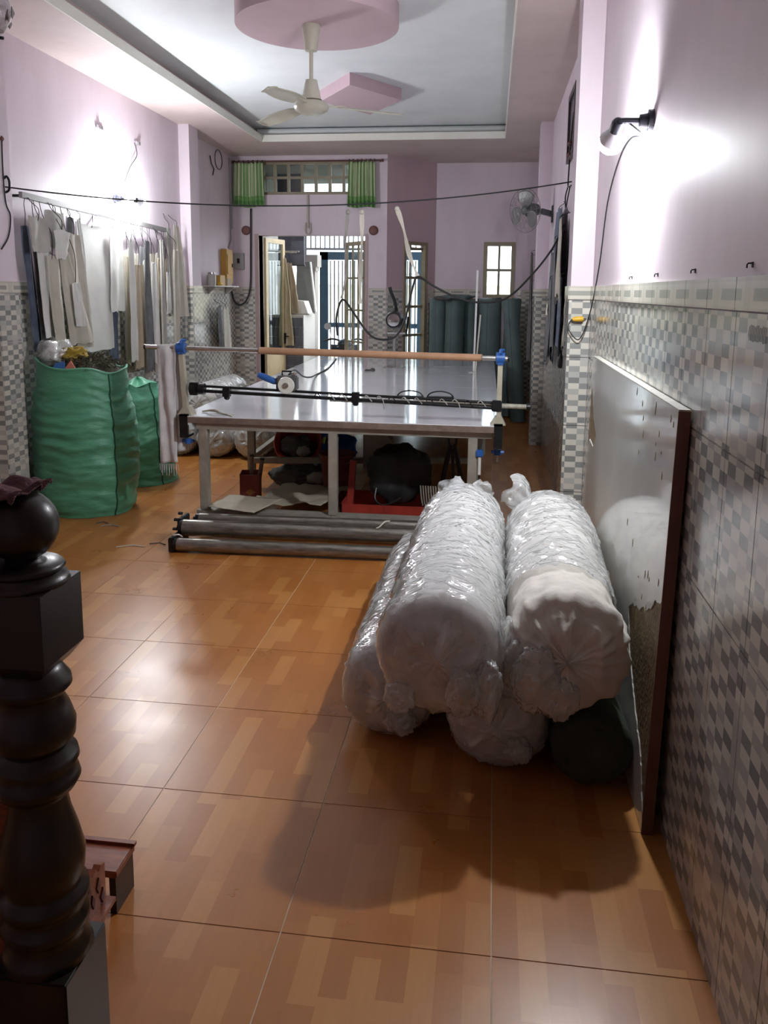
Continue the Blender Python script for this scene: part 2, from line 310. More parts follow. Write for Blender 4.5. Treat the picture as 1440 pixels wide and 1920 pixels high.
def inst(name, me, loc, parent=None, rot=None, scale=None):
    o = bpy.data.objects.new(name, me); col.objects.link(o); o.location = loc
    if parent is not None: o.parent = parent
    if rot is not None: o.rotation_euler = rot
    if scale is not None: o.scale = scale
    return o
def tag(o, label=None, cat=None, group=None, kind=None):
    if label: o['label'] = label
    if cat: o['category'] = cat
    if group: o['group'] = group
    if kind: o['kind'] = kind
    return o
def thing(name, label, cat, loc=(0, 0, 0), rz=0, group=None):
    o = bpy.data.objects.new(name, None); col.objects.link(o); o.location = loc; o.rotation_euler = (0, 0, rz); o.empty_display_size = 0.1
    return tag(o, label, cat, group)
def struct(o): o['kind'] = 'structure'; return o
def fbm(p, oct=4, lac=2.1, gain=0.5):
    v = 0; a = 1
    for _ in range(oct): v += a * noise.noise(p); p = p * lac; a *= gain
    return v
def ease(t): return t * t * (3 - 2 * t)
def sag(a, b, d, n=16): return [Vector(a).lerp(Vector(b), i / n) - Vector((0, 0, d * 4 * (i / n) * (1 - i / n))) for i in range(n + 1)]
def spline(pts, n=8):
    pts = [Vector(p) for p in pts]; out = []
    for i in range(len(pts) - 1):
        p0 = pts[max(i - 1, 0)]; p1 = pts[i]; p2 = pts[i + 1]; p3 = pts[min(i + 2, len(pts) - 1)]
        for k in range(n):
            t = k / n; out.append(0.5 * ((2 * p1) + (p2 - p0) * t + (2 * p0 - 5 * p1 + 4 * p2 - p3) * t * t + (3 * p1 - p0 - 3 * p2 + p3) * t ** 3))
    out.append(pts[-1]); return out
def blob(rx, ry, rz, seed, amp=0.25, n=40, m_=22, c=(0, 0, 0), flat=-1.0):
    sv = Vector((seed * 2.2, seed, seed * 0.4))
    def f(u, v):
        a = 2 * PI * u; b = PI * (v - 0.5); d = Vector((math.cos(b) * math.cos(a), math.cos(b) * math.sin(a), math.sin(b))); k = 1 + amp * (fbm(d * 1.7 + sv, 3) + 0.4 * (1 - 2 * abs(noise.noise(d * 4 + sv))))
        p = Vector((d.x * rx * k, d.y * ry * k, d.z * rz * k)); p.z = max(p.z, flat * rz); return p + Vector(c)
    return MB().grid(n, m_, f, closed=True)

# ================================================================ THE ROOM
XR, XL, XLF, ZS, ZC, YD, YB, YN = 0.638, -3.75, -3.83, 3.75, 3.95, 11.9, 12.75, -1.6
GX, GY = -1.7471, 1.4055          # corner of the floor tile grid, 0.6 m tiles
floor = struct(MB().box((XLF - 0.1, YN, -0.12), (XR + 0.1, 14.6, -0.0025)).build('floor', GROUT))
tm = MB().box((-0.298, -0.298, -0.008), (0.298, 0.298, 0.0)).mesh('floor_tile', FLOORM)
for i in range(-4, 5):
    for j in range(-3, 19):
        cx, cy = GX + 0.3 + 0.6 * i, GY + 0.3 + 0.6 * j
        x0, x1 = max(cx - 0.298, XLF), min(cx + 0.298, XR); y0, y1 = max(cy - 0.298, YN), min(cy + 0.298, YB)
        if x1 - x0 < 0.02 or y1 - y0 < 0.02: continue
        if x1 - x0 > 0.59 and y1 - y0 > 0.59: inst('tile', tm, (cx, cy, 0), floor)
        else: MB().box((x0, y0, -0.008), (x1, y1, 0)).build('tile', FLOORM, floor)

ROWS = [(0.0, 0.055), (0.06, 0.505), (0.51, 0.955), (0.96, 1.405), (1.41, 1.775)]
_tc = {}
def tiles_x(wall, x, ya, yb, sgn, first=None):       # dado on a wall whose face lies at x; sgn = direction of its normal
    y = first if first is not None else ya; edges = [ya]
    while y < yb - 0.03:
        if y > ya + 0.03: edges.append(y)
        y += 0.28
    edges.append(yb)
    for a, b in zip(edges, edges[1:]):
        for k, (z0, z1) in enumerate(ROWS + [(1.78, 1.865)]):
            key = ('x', round(b - a, 3), k, sgn)
            if key not in _tc:
                t = 0.008 if k < 5 else 0.014
                _tc[key] = MB().box((0 if sgn > 0 else -t, 0.002, z0), (t if sgn > 0 else 0, b - a - 0.002, z1)).mesh('wall_tile', CHK_Y if k < 5 else BRD_Y)
            inst('tile' if k < 5 else 'border_tile', _tc[key], (x, a, 0), wall)
def tiles_y(wall, y, xa, xb, rot=0, org=None):         # dado on a wall facing the camera (normal -Y), optionally turned by rot about org
    x = xa; edges = []
    while x < xb - 0.05: edges.append(x); x += 0.28
    edges.append(xb)
    for a, b in zip(edges, edges[1:]):
        for k, (z0, z1) in enumerate(ROWS + [(1.78, 1.865)]):
            key = ('y', round(b - a, 3), k)
            if key not in _tc: _tc[key] = MB().box((0.002, -(0.008 if k < 5 else 0.014), z0), (b - a - 0.002, 0, z1)).mesh('wall_tile', CHK_X if k < 5 else BRD_X)
            p = Vector((a, y, 0))
            if rot: p = Vector(org) + Matrix.Rotation(rot, 3, 'Z') @ (p - Vector(org))
            inst('tile' if k < 5 else 'border_tile', _tc[key], p, wall, (0, 0, rot))

wall_right = struct(MB().box((XR, YN, -0.1), (XR + 0.2, YB + 0.2, ZC + 0.1)).build('wall_right', LILAC))
tiles_x(wall_right, XR, -0.58, 5.4, -1, -0.58)
tiles_x(wall_right, XR, 5.66, 9.8, -1); tiles_x(wall_right, XR, 10.1, YB, -1)
pr1 = struct(MB().box((0.50, 5.4, 0), (XR + 0.02, 5.66, ZS)).build('trim_1', LILAC)); tiles_y(pr1, 5.4, 0.492, XR - 0.008); tiles_x(pr1, 0.50, 5.4, 5.66, -1)
pr2 = struct(MB().box((0.50, 9.8, 0), (XR + 0.02, 10.1, ZS)).build('trim_2', LILAC)); tiles_y(pr2, 9.8, 0.492, XR - 0.008); tiles_x(pr2, 0.50, 9.8, 10.1, -1)
wall_left = struct(MB().box((XL - 0.3, YN, -0.1), (XL, 9.9, ZC + 0.1)).build('wall_left', LILAC))
wall_recess = struct(MB().box((XLF - 0.15, 9.9, -0.1), (XLF, YD + 0.3, ZC + 0.1)).build('wall_recess', LILAC))
tiles_x(wall_left, XL, 2.8, 5.62, 1); tiles_x(wall_left, XL, 5.88, 9.6, 1); tiles_x(wall_recess, XLF, 9.9, YD, 1)
pl1 = struct(MB().box((XL - 0.02, 5.62, 0), (-3.62, 5.88, ZS)).build('trim_3', LILAC)); tiles_y(pl1, 5.62, XL + 0.008, -3.612); tiles_x(pl1, -3.62, 5.62, 5.88, 1)
pl2 = struct(MB().box((XL - 0.02, 9.6, 0), (-3.62, 9.9, ZS)).build('trim_4', LILAC)); tiles_y(pl2, 9.6, XL + 0.008, -3.612); tiles_x(pl2, -3.62, 9.6, 9.9, 1)

# door wall with doorway and transom opening
DX0, DX1, DZ = -3.45, -1.86, 2.62
TX0, TX1, TZ0, TZ1 = -3.42, -1.98, 3.20, 3.68
wf = MB()
for lo, hi in (((XLF - 0.1, YD, -0.1), (DX0, YD + 0.2, ZS)), ((DX1, YD, -0.1), (-1.54, YD + 0.2, ZS)), ((DX0, YD, DZ), (DX1, YD + 0.2, TZ0)),
               ((DX0, YD, TZ1), (DX1, YD + 0.2, ZS)), ((DX0, YD, TZ0), (TX0, YD + 0.2, TZ1)), ((TX1, YD, TZ0), (DX1, YD + 0.2, TZ1))): wf.box(lo, hi)
wall_far = struct(wf.build('wall_far', LILAC))
tiles_y(wall_far, YD, XLF + 0.008, DX0 - 0.07); tiles_y(wall_far, YD, DX1 + 0.06, -1.545)
# angled wall with a narrow door, alcove wall with a small window
A0, A1 = Vector((-1.54, YD, 0)), Vector((-0.89, YB, 0)); AL = (A1 - A0).length; AR = math.atan2(A1.y - A0.y, A1.x - A0.x)
def ang(s, d=0.0, z=0.0): return A0 + Matrix.Rotation(AR, 3, 'Z') @ Vector((s, d, 0)) + Vector((0, 0, z))
D20, D21, D2Z = 0.36, 0.88, 2.56
wa = MB(); RA = Matrix.Rotation(AR, 3, 'Z')
for (s0, s1, z0, z1) in ((0, D20, -0.1, ZS), (D21, AL + 0.05, -0.1, ZS), (D20, D21, D2Z, ZS)):
    wa.box((A0.x + s0, A0.y, z0), (A0.x + s1, A0.y + 0.07, z1), RA, (A0.x, A0.y, 0))
wall_angled = struct(wa.build('wall_angled', PINK))
tiles_y(wall_angled, A0.y, A0.x + 0.01, A0.x + D20 - 0.03, AR, (A0.x, A0.y, 0)); tiles_y(wall_angled, A0.y, A0.x + D21 + 0.03, A0.x + AL, AR, (A0.x, A0.y, 0))
WX0, WX1, WZ0, WZ1 = -0.15, 0.33, 1.74, 2.58
wb = MB()
for lo, hi in (((-0.95, YB, -0.1), (WX0, YB + 0.2, ZS)), ((WX1, YB, -0.1), (XR + 0.1, YB + 0.2, ZS)), ((WX0, YB, -0.1), (WX1, YB + 0.2, WZ0)), ((WX0, YB, WZ1), (WX1, YB + 0.2, ZS))): wb.box(lo, hi)
wall_back = struct(wb.build('wall_alcove', LILAC)); tiles_y(wall_back, YB, -0.88, WX0 - 0.04); tiles_y(wall_back, YB, WX1 + 0.05, XR - 0.01)
struct(MB().box((XL - 0.2, YN - 0.2, -0.1), (XR + 0.2, YN, ZC + 0.1)).build('wall_near', LILAC))

# ceiling: lowered lilac border, cream lip, recessed white tray, plaster disc and lozenge
RX0, RX1, RY0, RY1 = -3.08, 0.11, 1.7, 10.8
ceiling = struct(MB().box((XLF - 0.2, YN - 0.2, ZC), (XR + 0.2, YB + 0.2, ZC + 0.15)).build('ceiling', CEIL))
sf = MB()
for lo, hi in (((XLF - 0.1, YN, ZS), (RX0 - 0.13, YB, ZC)), ((RX1 + 0.13, YN, ZS), (XR + 0.02, YB, ZC)), ((RX0 - 0.13, RY1 + 0.2, ZS), (RX1 + 0.13, YB, ZC)), ((RX0 - 0.13, YN, ZS), (RX1 + 0.13, RY0 - 0.13, ZC))): sf.box(lo, hi)
struct(sf.build('trim_5', SOFF))
lp = MB()      # shelf of the cove, its cream lip on the edge
for lo, hi in (((RX0 - 0.13, RY0 - 0.13, ZS), (RX0, RY1 + 0.2, ZS + 0.07)), ((RX1, RY0 - 0.13, ZS), (RX1 + 0.13, RY1 + 0.2, ZS + 0.07)), ((RX0, RY1, ZS), (RX1, RY1 + 0.2, ZS + 0.07)), ((RX0, RY0 - 0.13, ZS), (RX1, RY0, ZS + 0.07))): lp.box(lo, hi)
struct(lp.build('trim_6', SOFF))
lp = MB(); e = 0.012
for lo, hi in (((RX0, RY0, ZS - 0.002), (RX0 + e, RY1, ZS + 0.085)), ((RX1 - e, RY0, ZS - 0.002), (RX1, RY1, ZS + 0.085)), ((RX0 + e, RY1 - e, ZS - 0.002), (RX1 - e, RY1, ZS + 0.085)), ((RX0 + e, RY0, ZS - 0.002), (RX1 - e, RY0 + e, ZS + 0.085))): lp.box(lo, hi)
struct(lp.build('trim_7', CREAM))
struct(MB().tube([(RX0 - 0.08, RY1 + 0.13, ZS + 0.135), (RX1 + 0.08, RY1 + 0.13, ZS + 0.135)], 0.052, 14).build('trim_8', mat('cove_moulding', (0.55, 0.57, 0.57), 0.5), smooth=True))
disc = struct(MB().lathe([(0.62, 0), (0.62, 0.15)], 72, (-1.38, 6.42, ZC - 0.15)).build('trim_9', PINK, smooth=True))
c = Vector((-1.46, 8.98, ZC - 0.12)); struct(MB().prism([c + Vector(p) for p in ((0, -0.68, 0), (0.44, 0, 0), (0, 0.68, 0), (-0.44, 0, 0))], (0, 0, 0.12)).build('trim_10', PINK))

# ---------------------------------------------------------------- doors, windows, outside
def leaf(name, hinge, width, h, rz, cols, rows, m, gl, dirx, z0=0.02, solid=0.0, thick=0.04, stile=0.055):
    """glazed leaf, local x runs from the hinge; solid = height of a wooden lower panel"""
    o = bpy.data.objects.new(name, None); col.objects.link(o); o.location = (*hinge, 0); o.rotation_euler = (0, 0, rz); struct(o)
    d = dirx; X = lambda x: d * x
    def bx(x0, x1, za, zb, t=thick):
        a, b = sorted((X(x0), X(x1))); return (a, -t / 2, za), (b, t / 2, zb)
    fr = MB(); fr.box(*bx(0, stile, z0, h)); fr.box(*bx(width - stile, width, z0, h)); fr.box(*bx(stile, width - stile, h - stile, h)); fr.box(*bx(stile, width - stile, z0, z0 + stile + solid)); fr.build('leaf_frame', m, o)
    gx0, gx1, gz0, gz1 = stile, width - stile, z0 + stile + solid, h - stile
    for i in range(1, cols):
        x = gx0 + (gx1 - gx0) * i / cols; MB().box(*bx(x - 0.011, x + 0.011, gz0, gz1, 0.03)).build('glazing_bar', m, o)
    for j in range(1, rows):
        z = gz0 + (gz1 - gz0) * j / rows; MB().box(*bx(gx0, gx1, z - 0.014, z + 0.014, 0.034)).build('glazing_bar', m, o)
    for i in range(cols):
        for j in range(rows):
            MB().box(*bx(gx0 + (gx1 - gx0) * i / cols, gx0 + (gx1 - gx0) * (i + 1) / cols, gz0 + (gz1 - gz0) * j / rows, gz0 + (gz1 - gz0) * (j + 1) / rows, 0.006)).build('pane', gl, o)
    return o
fr = MB()
fr.box((DX0 - 0.06, YD - 0.02, 0), (DX0, YD + 0.2, DZ + 0.02)); fr.box((DX1, YD - 0.012, 0), (DX1 + 0.045, YD + 0.2, DZ + 0.02))
struct(fr.build('trim_11', mat('mauve_door_frame', (0.42, 0.30, 0.30), 0.5, var=0.15)))
L = leaf('door_1', (DX0 + 0.03, YD + 0.20), 0.62, 2.60, math.radians(77), 1, 1, M['frame_lit'], M['glass'], 1, solid=0.75, stile=0.07)
MB().box((0.55, -0.055, 0.98), (0.60, -0.02, 1.15)).tube([(0.575, -0.03, 1.1), (0.575, -0.09, 1.1), (0.50, -0.09, 1.1)], 0.011, 8).build('handle', M['iron'], L)
leaf('door_2', (DX1 - 0.01, YD + 0.20), 0.66, 2.56, math.radians(-52), 3, 5, M['frame'], M['glass'], -1, stile=0.06)
# transom window: twelve panes
tw = bpy.data.objects.new('window_1', None); col.objects.link(tw); tw.location = (0, 0, 0); struct(tw)
MB().box((TX0, YD + 0.05, TZ0), (TX1, YD + 0.11, TZ0 + 0.045)).box((TX0, YD + 0.05, TZ1 - 0.05), (TX1, YD + 0.11, TZ1)).box((TX0, YD + 0.05, TZ0 + 0.045), (TX0 + 0.05, YD + 0.11, TZ1 - 0.05)).box((TX1 - 0.05, YD + 0.05, TZ0 + 0.045), (TX1, YD + 0.11, TZ1 - 0.05)).build('window_frame', M['frame'], tw)
NCOL = 7
for i in range(1, NCOL):
    x = TX0 + (TX1 - TX0) * i / NCOL; MB().box((x - 0.02, YD + 0.055, TZ0 + 0.04), (x + 0.02, YD + 0.10, TZ1 - 0.04)).build('glazing_bar', M['frame'], tw)
MB().box((TX0 + 0.04, YD + 0.058, 3.43), (TX1 - 0.04, YD + 0.102, 3.465)).build('glazing_bar', M['frame'], tw)
for i in range(NCOL):
    for (z0, z1) in ((TZ0 + 0.03, 3.44), (3.455, TZ1 - 0.03)):
        MB().box((TX0 + (TX1 - TX0) * i / NCOL + 0.01, YD + 0.076, z0), (TX0 + (TX1 - TX0) * (i + 1) / NCOL - 0.01, YD + 0.082, z1)).build('pane', M['glassdim'], tw)
# narrow door in the angled wall
o = bpy.data.objects.new('door_3', None); col.objects.link(o); struct(o); o.location = ang(0); o.rotation_euler = (0, 0, AR)
MB().box((D20, -0.015, 0), (D20 + 0.05, 0.07, D2Z)).box((D21 - 0.06, -0.015, 0), (D21, 0.07, D2Z)).box((D20 + 0.05, -0.015, D2Z - 0.05), (D21 - 0.06, 0.07, D2Z)).build('door_frame', M['frame'], o)
for j in range(6):
    z = 0.30 + (D2Z - 0.40) * j / 5; MB().box((D20 + 0.05, 0.03, z - 0.02), (D21 - 0.05, 0.07, z + 0.02)).build('glazing_bar', M['frame'], o)
MB().box((D20 + 0.17, 0.03, 0.05), (D20 + 0.19, 0.05, D2Z - 0.05)).build('glazing_bar', M['frame'], o)
MB().box((D20 + 0.05, 0.03, 0.0), (D21 - 0.05, 0.07, 0.28)).build('kick_panel', M['frame'], o)
for j in range(5):
    z = 0.30 + (D2Z - 0.40) * j / 5
    for a, b in ((D20 + 0.05, D20 + 0.17), (D20 + 0.175, D21 - 0.05)): MB().box((a, 0.048, z), (b, 0.053, z + (D2Z - 0.40) / 5)).build('pane', M['glass'], o)
# alcove window, two by two
o = bpy.data.objects.new('window_2', None); col.objects.link(o); struct(o)
MB().box((WX0, YB - 0.012, WZ0), (WX0 + 0.06, YB + 0.1, WZ1)).box((WX1 - 0.06, YB - 0.012, WZ0), (WX1, YB + 0.1, WZ1)).box((WX0 + 0.06, YB - 0.012, WZ1 - 0.06), (WX1 - 0.06, YB + 0.1, WZ1)).box((WX0 + 0.06, YB - 0.012, WZ0), (WX1 - 0.06, YB + 0.1, WZ0 + 0.05)).build('window_frame', M['frame'], o)
MB().box((WX0 + 0.06, YB + 0.02, 2.14), (WX1 - 0.06, YB + 0.08, 2.18)).build('glazing_bar', M['frame'], o); MB().box((0.07, YB + 0.018, WZ0 + 0.05), (0.105, YB + 0.082, WZ1 - 0.06)).build('glazing_bar', M['frame'], o)
for a, b in ((WX0 + 0.05, 0.08), (0.10, WX1 - 0.05)):
    for c_, d in ((WZ0 + 0.04, 2.15), (2.17, WZ1 - 0.05)): MB().box((a, YB + 0.046, c_), (b, YB + 0.052, d)).build('pane', M['glass'], o)

# porch and street
struct(MB().box((-12, 14.6, -0.3), (12, 40, -0.05)).build('ground', M['road']))
struct(MB().box((XLF - 0.4, YD + 0.2, -0.05), (-3.62, 14.5, 3.6)).build('wall_porch', M['concrete']))
struct(MB().box((XLF - 0.4, 12.1, 3.66), (-2.25, 14.3, 3.8)).build('porch_roof', M['concrete']))
pst = struct(MB().box((-3.24, 13.7, 0), (-3.0, 13.95, 2.15)).box((-3.26, 13.68, 2.15), (-2.98, 13.97, 2.22)).box((-3.28, 13.66, 2.22), (-2.95, 13.99, 2.42)).build('porch_pillar', M['concrete']))
lw = struct(MB().box((-3.62, 12.75, 0), (-2.98, 13.6, 1.43)).build('wall_low', GROUTW))
for j in range(9):
    for i in range(9):
        MB().box((-3.61 + 0.069 * i + 0.003, 12.738, 0.155 * j + 0.004), (-3.61 + 0.069 * (i + 1) - 0.003, 12.75, 0.155 * j + 0.15)).build('tile', M['slate'], lw)
gt = thing('sliding_gate', 'dark blue steel gate with close upright bars seen through the open doorway', 'gate', (0, 14.3, 0))
MB().box((-3.04, -0.03, -0.008), (-2.89, 0.03, 2.50)).box((-3.04, -0.03, 2.36), (-1.2, 0.03, 2.50)).box((-1.3, -0.03, 0.1), (-1.2, 0.03, 2.36)).build('gate_frame', M['gate'], gt)
MB().box((-2.89, -0.02, 1.18), (-1.3, 0.02, 1.26)).build('rail', M['gate'], gt); MB().box((-2.89, -0.02, 0.12), (-1.3, 0.02, 0.22)).build('rail', M['gate'], gt)
gb = MB().box((-0.012, -0.012, 0.15), (0.012, 0.012, 2.35)).mesh('bar', mat('grey_gate_bar', (0.16, 0.18, 0.19), 0.5)); x = -2.85
while x < -1.32: inst('bar', gb, (x, 0, 0), gt); x += 0.072
gu = thing('gate_grille', 'row of slim upright bars above the blue gate', 'grille', (0, 14.36, 0))
gb2 = MB().box((-0.012, -0.012, 2.55), (0.012, 0.012, 3.3)).mesh('bar', MATS['grey_gate_bar']); x = -3.3
MB().box((-3.35, -0.02, 2.53), (-0.9, 0.02, 2.57)).box((-3.35, -0.03, -0.05), (-3.29, 0.03, 3.34)).box((-0.96, -0.03, -0.05), (-0.9, 0.03, 3.34)).build('rail', MATS['grey_gate_bar'], gu)
while x < -0.95: inst('bar', gb2, (x, 0, 0), gu); x += 0.085
MB().box((-3.35, -0.02, 3.3), (-0.9, 0.02, 3.34)).build('rail', MATS['grey_gate_bar'], gu)
tag(MB().box((-3.30, 13.62, 0), (-3.21, 13.655, 3.66)).build('porch_post', M['gate']), 'dark blue square post inside the doorway left of the grey pillar', 'post')
hs = thing('street_house', 'cream and white house front across the street beyond the gate', 'building', (-1.5, 24, 0))
MB().box((-8, 0, 0), (8, 4, 2.0)).build('wall', M['housewall'], hs); MB().box((-8.1, -0.2, 2.0), (8.1, 4.1, 2.35)).build('cornice', M['housewhite'], hs)
MB().box((-8, -3.0, 0), (8, -2.8, 0.9)).build('fence_wall', M['housewhite'], hs)

# ================================================================ LAMPS
def bulb_lamp(name, label, loc, out, aims, strength, wire):
    """bare bulbs in bakelite holders; out = from wall, aims = directions of the bulbs"""
    t = thing(name, label, 'lamp', loc); o = Vector(out)
    MB().tube([o * -1.0, o * -0.85, o * -0.85, o * -0.6], [0.045, 0.045, 0.03, 0.025], 16).build('wall_rose', M['socket'], t, smooth=True)
    MB().tube([o * -0.65, o * -0.2, Vector((0, 0, 0)), Vector(aims[0]).normalized() * 0.03], 0.012, 8).build('arm', M['socket'], t, smooth=True)
    for aim in aims:
        a = Vector(aim).normalized()
        MB().tube([a * 0.0, a * 0.012, a * 0.055, a * 0.06], [0.02, 0.026, 0.026, 0.02], 16).build('bulb_holder', M['socket'], t, smooth=True)
        MB().tube([a * 0.055, a * 0.07, a * 0.10, a * 0.112], [0.022, 0.03, 0.050, 0.0535], 20).build('heat_sink', mat('bulb_collar', (0.7, 0.72, 0.75), 0.4), t, smooth=True)
        q = Vector((0, 0, 1)).rotation_difference(a).to_matrix(); mb = MB(); rings = []
        for r, h in [(0.052, 0.113), (0.053, 0.125), (0.048, 0.148), (0.03, 0.168), (0.004, 0.174)]: rings.append([mb.bm.verts.new(q @ Vector((r * math.cos(2 * PI * k / 20), r * math.sin(2 * PI * k / 20), h))) for k in range(20)])
        for A, B in zip(rings, rings[1:]):
            for k in range(20): mb.bm.faces.new((A[k], A[(k + 1) % 20], B[(k + 1) % 20], B[k]))
        mb.bm.faces.new(rings[-1]); mb.bm.faces.new(rings[0][::-1])
        mb.build('bulb', mat('lit_bulb_%d' % strength, (1, 1, 1), emit=((0.93, 0.97, 1.0), strength)), t, smooth='all')
    MB().tube(spline(wire, 6), 0.004, 6).build('wire', M['string'], t)
    return t
bulb_lamp('wall_bulb', 'pair of glowing bulbs back to back on the lilac wall above the pattern rack', (-3.56, 7.86, 2.70), (0.185, 0, 0), ((0.22, -1.0, 0.05), (0.22, 1.0, -0.15)), BULB_L,
          [(-0.175, 0.48, 0.62), (-0.16, 0.50, 0.50), (-0.17, 0.35, 0.36), (-0.165, 0.2, 0.2), (-0.12, 0.0, 0.03), (-0.02, 0, 0)])
bulb_lamp('wall_bulb', 'glowing bare bulb in a dark holder on the wall above the leaning board', (0.50, 3.62, 2.53), (-0.138, 0, 0), ((-0.1, 0.75, -0.5),), BULB_R,
          [(0.03, 0, 0), (0.12, 0.08, -0.05), (0.131, 0.5, 0.02), (0.131, 0.85, -0.02), (0.131, 1.22, -0.2), (0.128, 1.42, -0.54), (0.115, 1.66, -0.83), (0.065, 1.72, -1.0), (0.005, 1.73, -0.96), (-0.007, 1.74, -0.91), (0.015, 1.742, -0.875)])
t = thing('plug_connector', 'yellow plug on the tiled pilaster at the end of a thin wire', 'plug', (0.535, 5.362, 1.655))
MB().tube([(-0.02, 0, 0), (-0.005, 0, 0), (0.035, 0, 0.002), (0.05, 0, 0.002)], [0.009, 0.016, 0.018, 0.014], 12).build('body', M['yellow'], t, smooth=True)
MB().tube([(0.05, 0, 0.002), (0.065, 0.018, 0.002)], 0.006, 8).build('prong', M['bright'], t)
# dead tube fitting and small bracket on the walls
for y, l, lab in ((7.60, 0.07, 'longer grey wall clip high on the lilac wall left of the lamp wire'), (8.44, 0.05, 'shorter grey wall clip high on the lilac wall right of the lamp wire')):
    t = thing('wall_clip', lab, 'clip', (XL, y, 3.33), group='old light clips'); MB().box((0.0, -l, -0.012), (0.012, l, 0.016)).build('plate', mat('fitting_grey', (0.42, 0.38, 0.42), 0.5), t); MB().box((0.012, -0.02, -0.02), (0.03, 0.02, 0.012)).build('spring', M['bright'], t)
t = thing('wall_bracket', 'small dark metal bracket on the bare wall right of the bulb', 'bracket', (XR, 3.6, 2.52)); MB().box((-0.008, -0.015, -0.02), (0, 0.015, 0.02)).build('plate', M['iron'], t); MB().tube([(-0.006, 0, 0.01), (-0.02, 0, 0.0), (-0.02, 0, -0.012)], 0.005, 8).build('hook', M['iron'], t)
for k, y in enumerate((2.145, 2.724, 3.315, 3.908)):
    t = thing('wall_hook', ['nearest dark hook screwed in above the tile border of the right wall', 'second dark hook from the near end above the right tile border', 'third dark hook from the near end above the right tile border', 'farthest dark hook above the right tile border near the pilaster'][k], 'hook', (XR, y, 1.895), group='hooks above the tile border'); t.scale = (0.7, 0.7, 0.7)
    MB().box((-0.004, -0.008, -0.012), (0, 0.008, 0.008)).build('plate', M['iron'], t)
    MB().tube([(-0.003, 0, 0.003), (-0.015, 0, 0.003), (-0.019, 0.0, -0.002), (-0.019, 0, -0.014)], 0.003, 6).build('hook', M['iron'], t)
sc = MB(); random.seed(3)
for k in range(12):
    y = 2.095 - 0.0115 * k; p = [(XR - 0.0095, y + 0.004 * random.random(), 1.748 - 0.006 * random.random()), (XR - 0.0095, y + 0.006, 1.73), (XR - 0.0095, y - 0.001 + 0.005 * random.random(), 1.705 + 0.006 * random.random())]; sc.tube(p, 0.0006, 4)
tag(sc.build('tile_strokes', M['strokes']), 'thin dark scribble on the right wall tiles at the photo edge', 'strokes')  # thin dark strokes laid over the tile face

# ================================================================ CEILING FAN
t = thing('ceiling_fan', 'cream three blade ceiling fan hanging from the round plaster disc', 'ceiling fan', (-1.42, 6.38, 0))
ZD = ZC - 0.15
MB().lathe([(0.03, ZD - 0.19), (0.045, ZD - 0.185), (0.055, ZD - 0.12), (0.072, ZD - 0.01), (0.068, ZD)], 28).build('canopy', M['fancream'], t, smooth=True)
MB().lathe([(0.016, 3.36), (0.016, ZD - 0.17)], 14).build('down_rod', M['fancream'], t, smooth=True)
MB().lathe([(0.02, 3.41), (0.045, 3.405), (0.055, 3.36), (0.075, 3.275), (0.085, 3.26)][::-1], 28).build('motor_cover', M['fancream'], t, smooth=True)
MB().lathe([(0.02, 3.155), (0.08, 3.16), (0.125, 3.185), (0.135, 3.21), (0.12, 3.24), (0.06, 3.262)], 36).build('motor', M['fancream'], t, smooth=True)
for k in range(3):
    a = math.radians(18 + 120 * k); q = Matrix.Rotation(a, 3, 'Z')
    def bf(u, v):
        x = 0.20 + 0.52 * u; wd = 0.055 + 0.022 * math.sin(PI * min(1, u * 1.15)) if u < 0.93 else 0.062 * math.sqrt(max(0, 1 - ((u - 0.93) / 0.07) ** 2)) + 0.004
        yy = (v - 0.5) * 2 * wd; return q @ Vector((x, yy, 3.215 + yy * 0.20 - 0.03 * u + 0.012 * (1 - (2 * v - 1) ** 2)))
    b = MB().grid(20, 6, bf, 0.005).build('blade', M['fancream'], t, smooth=True)
    MB().bar(q @ Vector((0.10, 0, 3.22)), q @ Vector((0.26, 0, 3.222)), 0.05, 0.008).build('blade_iron', M['fancream'], b)

# ================================================================ DOOR WALL FITTINGS
def curtain(x0, x1, z0, z1, y, label, ph):
    t = thing('curtain', label, 'curtain', (x0, y, 0), group='green curtains')
    W = x1 - x0
    def f(u, v):
        flare = 0.92 + 0.08 * (1 - v); x = W * (0.5 + (u - 0.5) * flare); return Vector((x, -0.035 * (0.55 + 0.45 * (1 - v)) * math.sin(2 * PI * 7.0 * u + ph + 0.5 * math.sin(3 * v)) + 0.006 * noise.noise(Vector((u * 6, v * 3, ph))), z0 + (z1 - z0) * v + 0.008 * math.sin(9 * u + ph)))
    MB().grid(110, 16, f, 0.004, uv=True).build('cloth', M['curtain'], t, smooth='all')
    for k in range(7): MB().lathe([(0.024, -0.004), (0.024, 0.004)], 14, (W * (0.5 + (k / 6 - 0.5) * 0.9), 0, z1 + 0.01), 'x').build('ring', M['iron'], t)
    return t
curtain(-3.80, -3.33, 3.02, 3.645, YD - 0.09, 'green striped curtain at the left end of the transom window', 0.3)
curtain(-2.10, -1.69, 3.01, 3.645, YD - 0.09, 'green striped curtain at the right end of the transom window', 1.9)
t = thing('curtain_rod', 'dark thin curtain rod across the top of the transom window', 'curtain rod', (0, YD - 0.09, 3.655))
MB().tube([(-3.80, 0, 0), (-1.60, 0, 0)], 0.012, 10).build('rod', M['maroon'], t, smooth=True)
for x in (-3.80, -1.60): MB().lathe([(0.002, -0.02), (0.02, -0.012), (0.024, 0), (0.02, 0.012), (0.002, 0.02)], 14, (x, 0, 0), 'x').build('finial', M['maroon'], t, smooth=True)
for x in (-3.74, -1.64): MB().bar((x, 0.09, 0), (x, 0.0, 0), 0.015, 0.02).build('bracket', M['iron'], t)
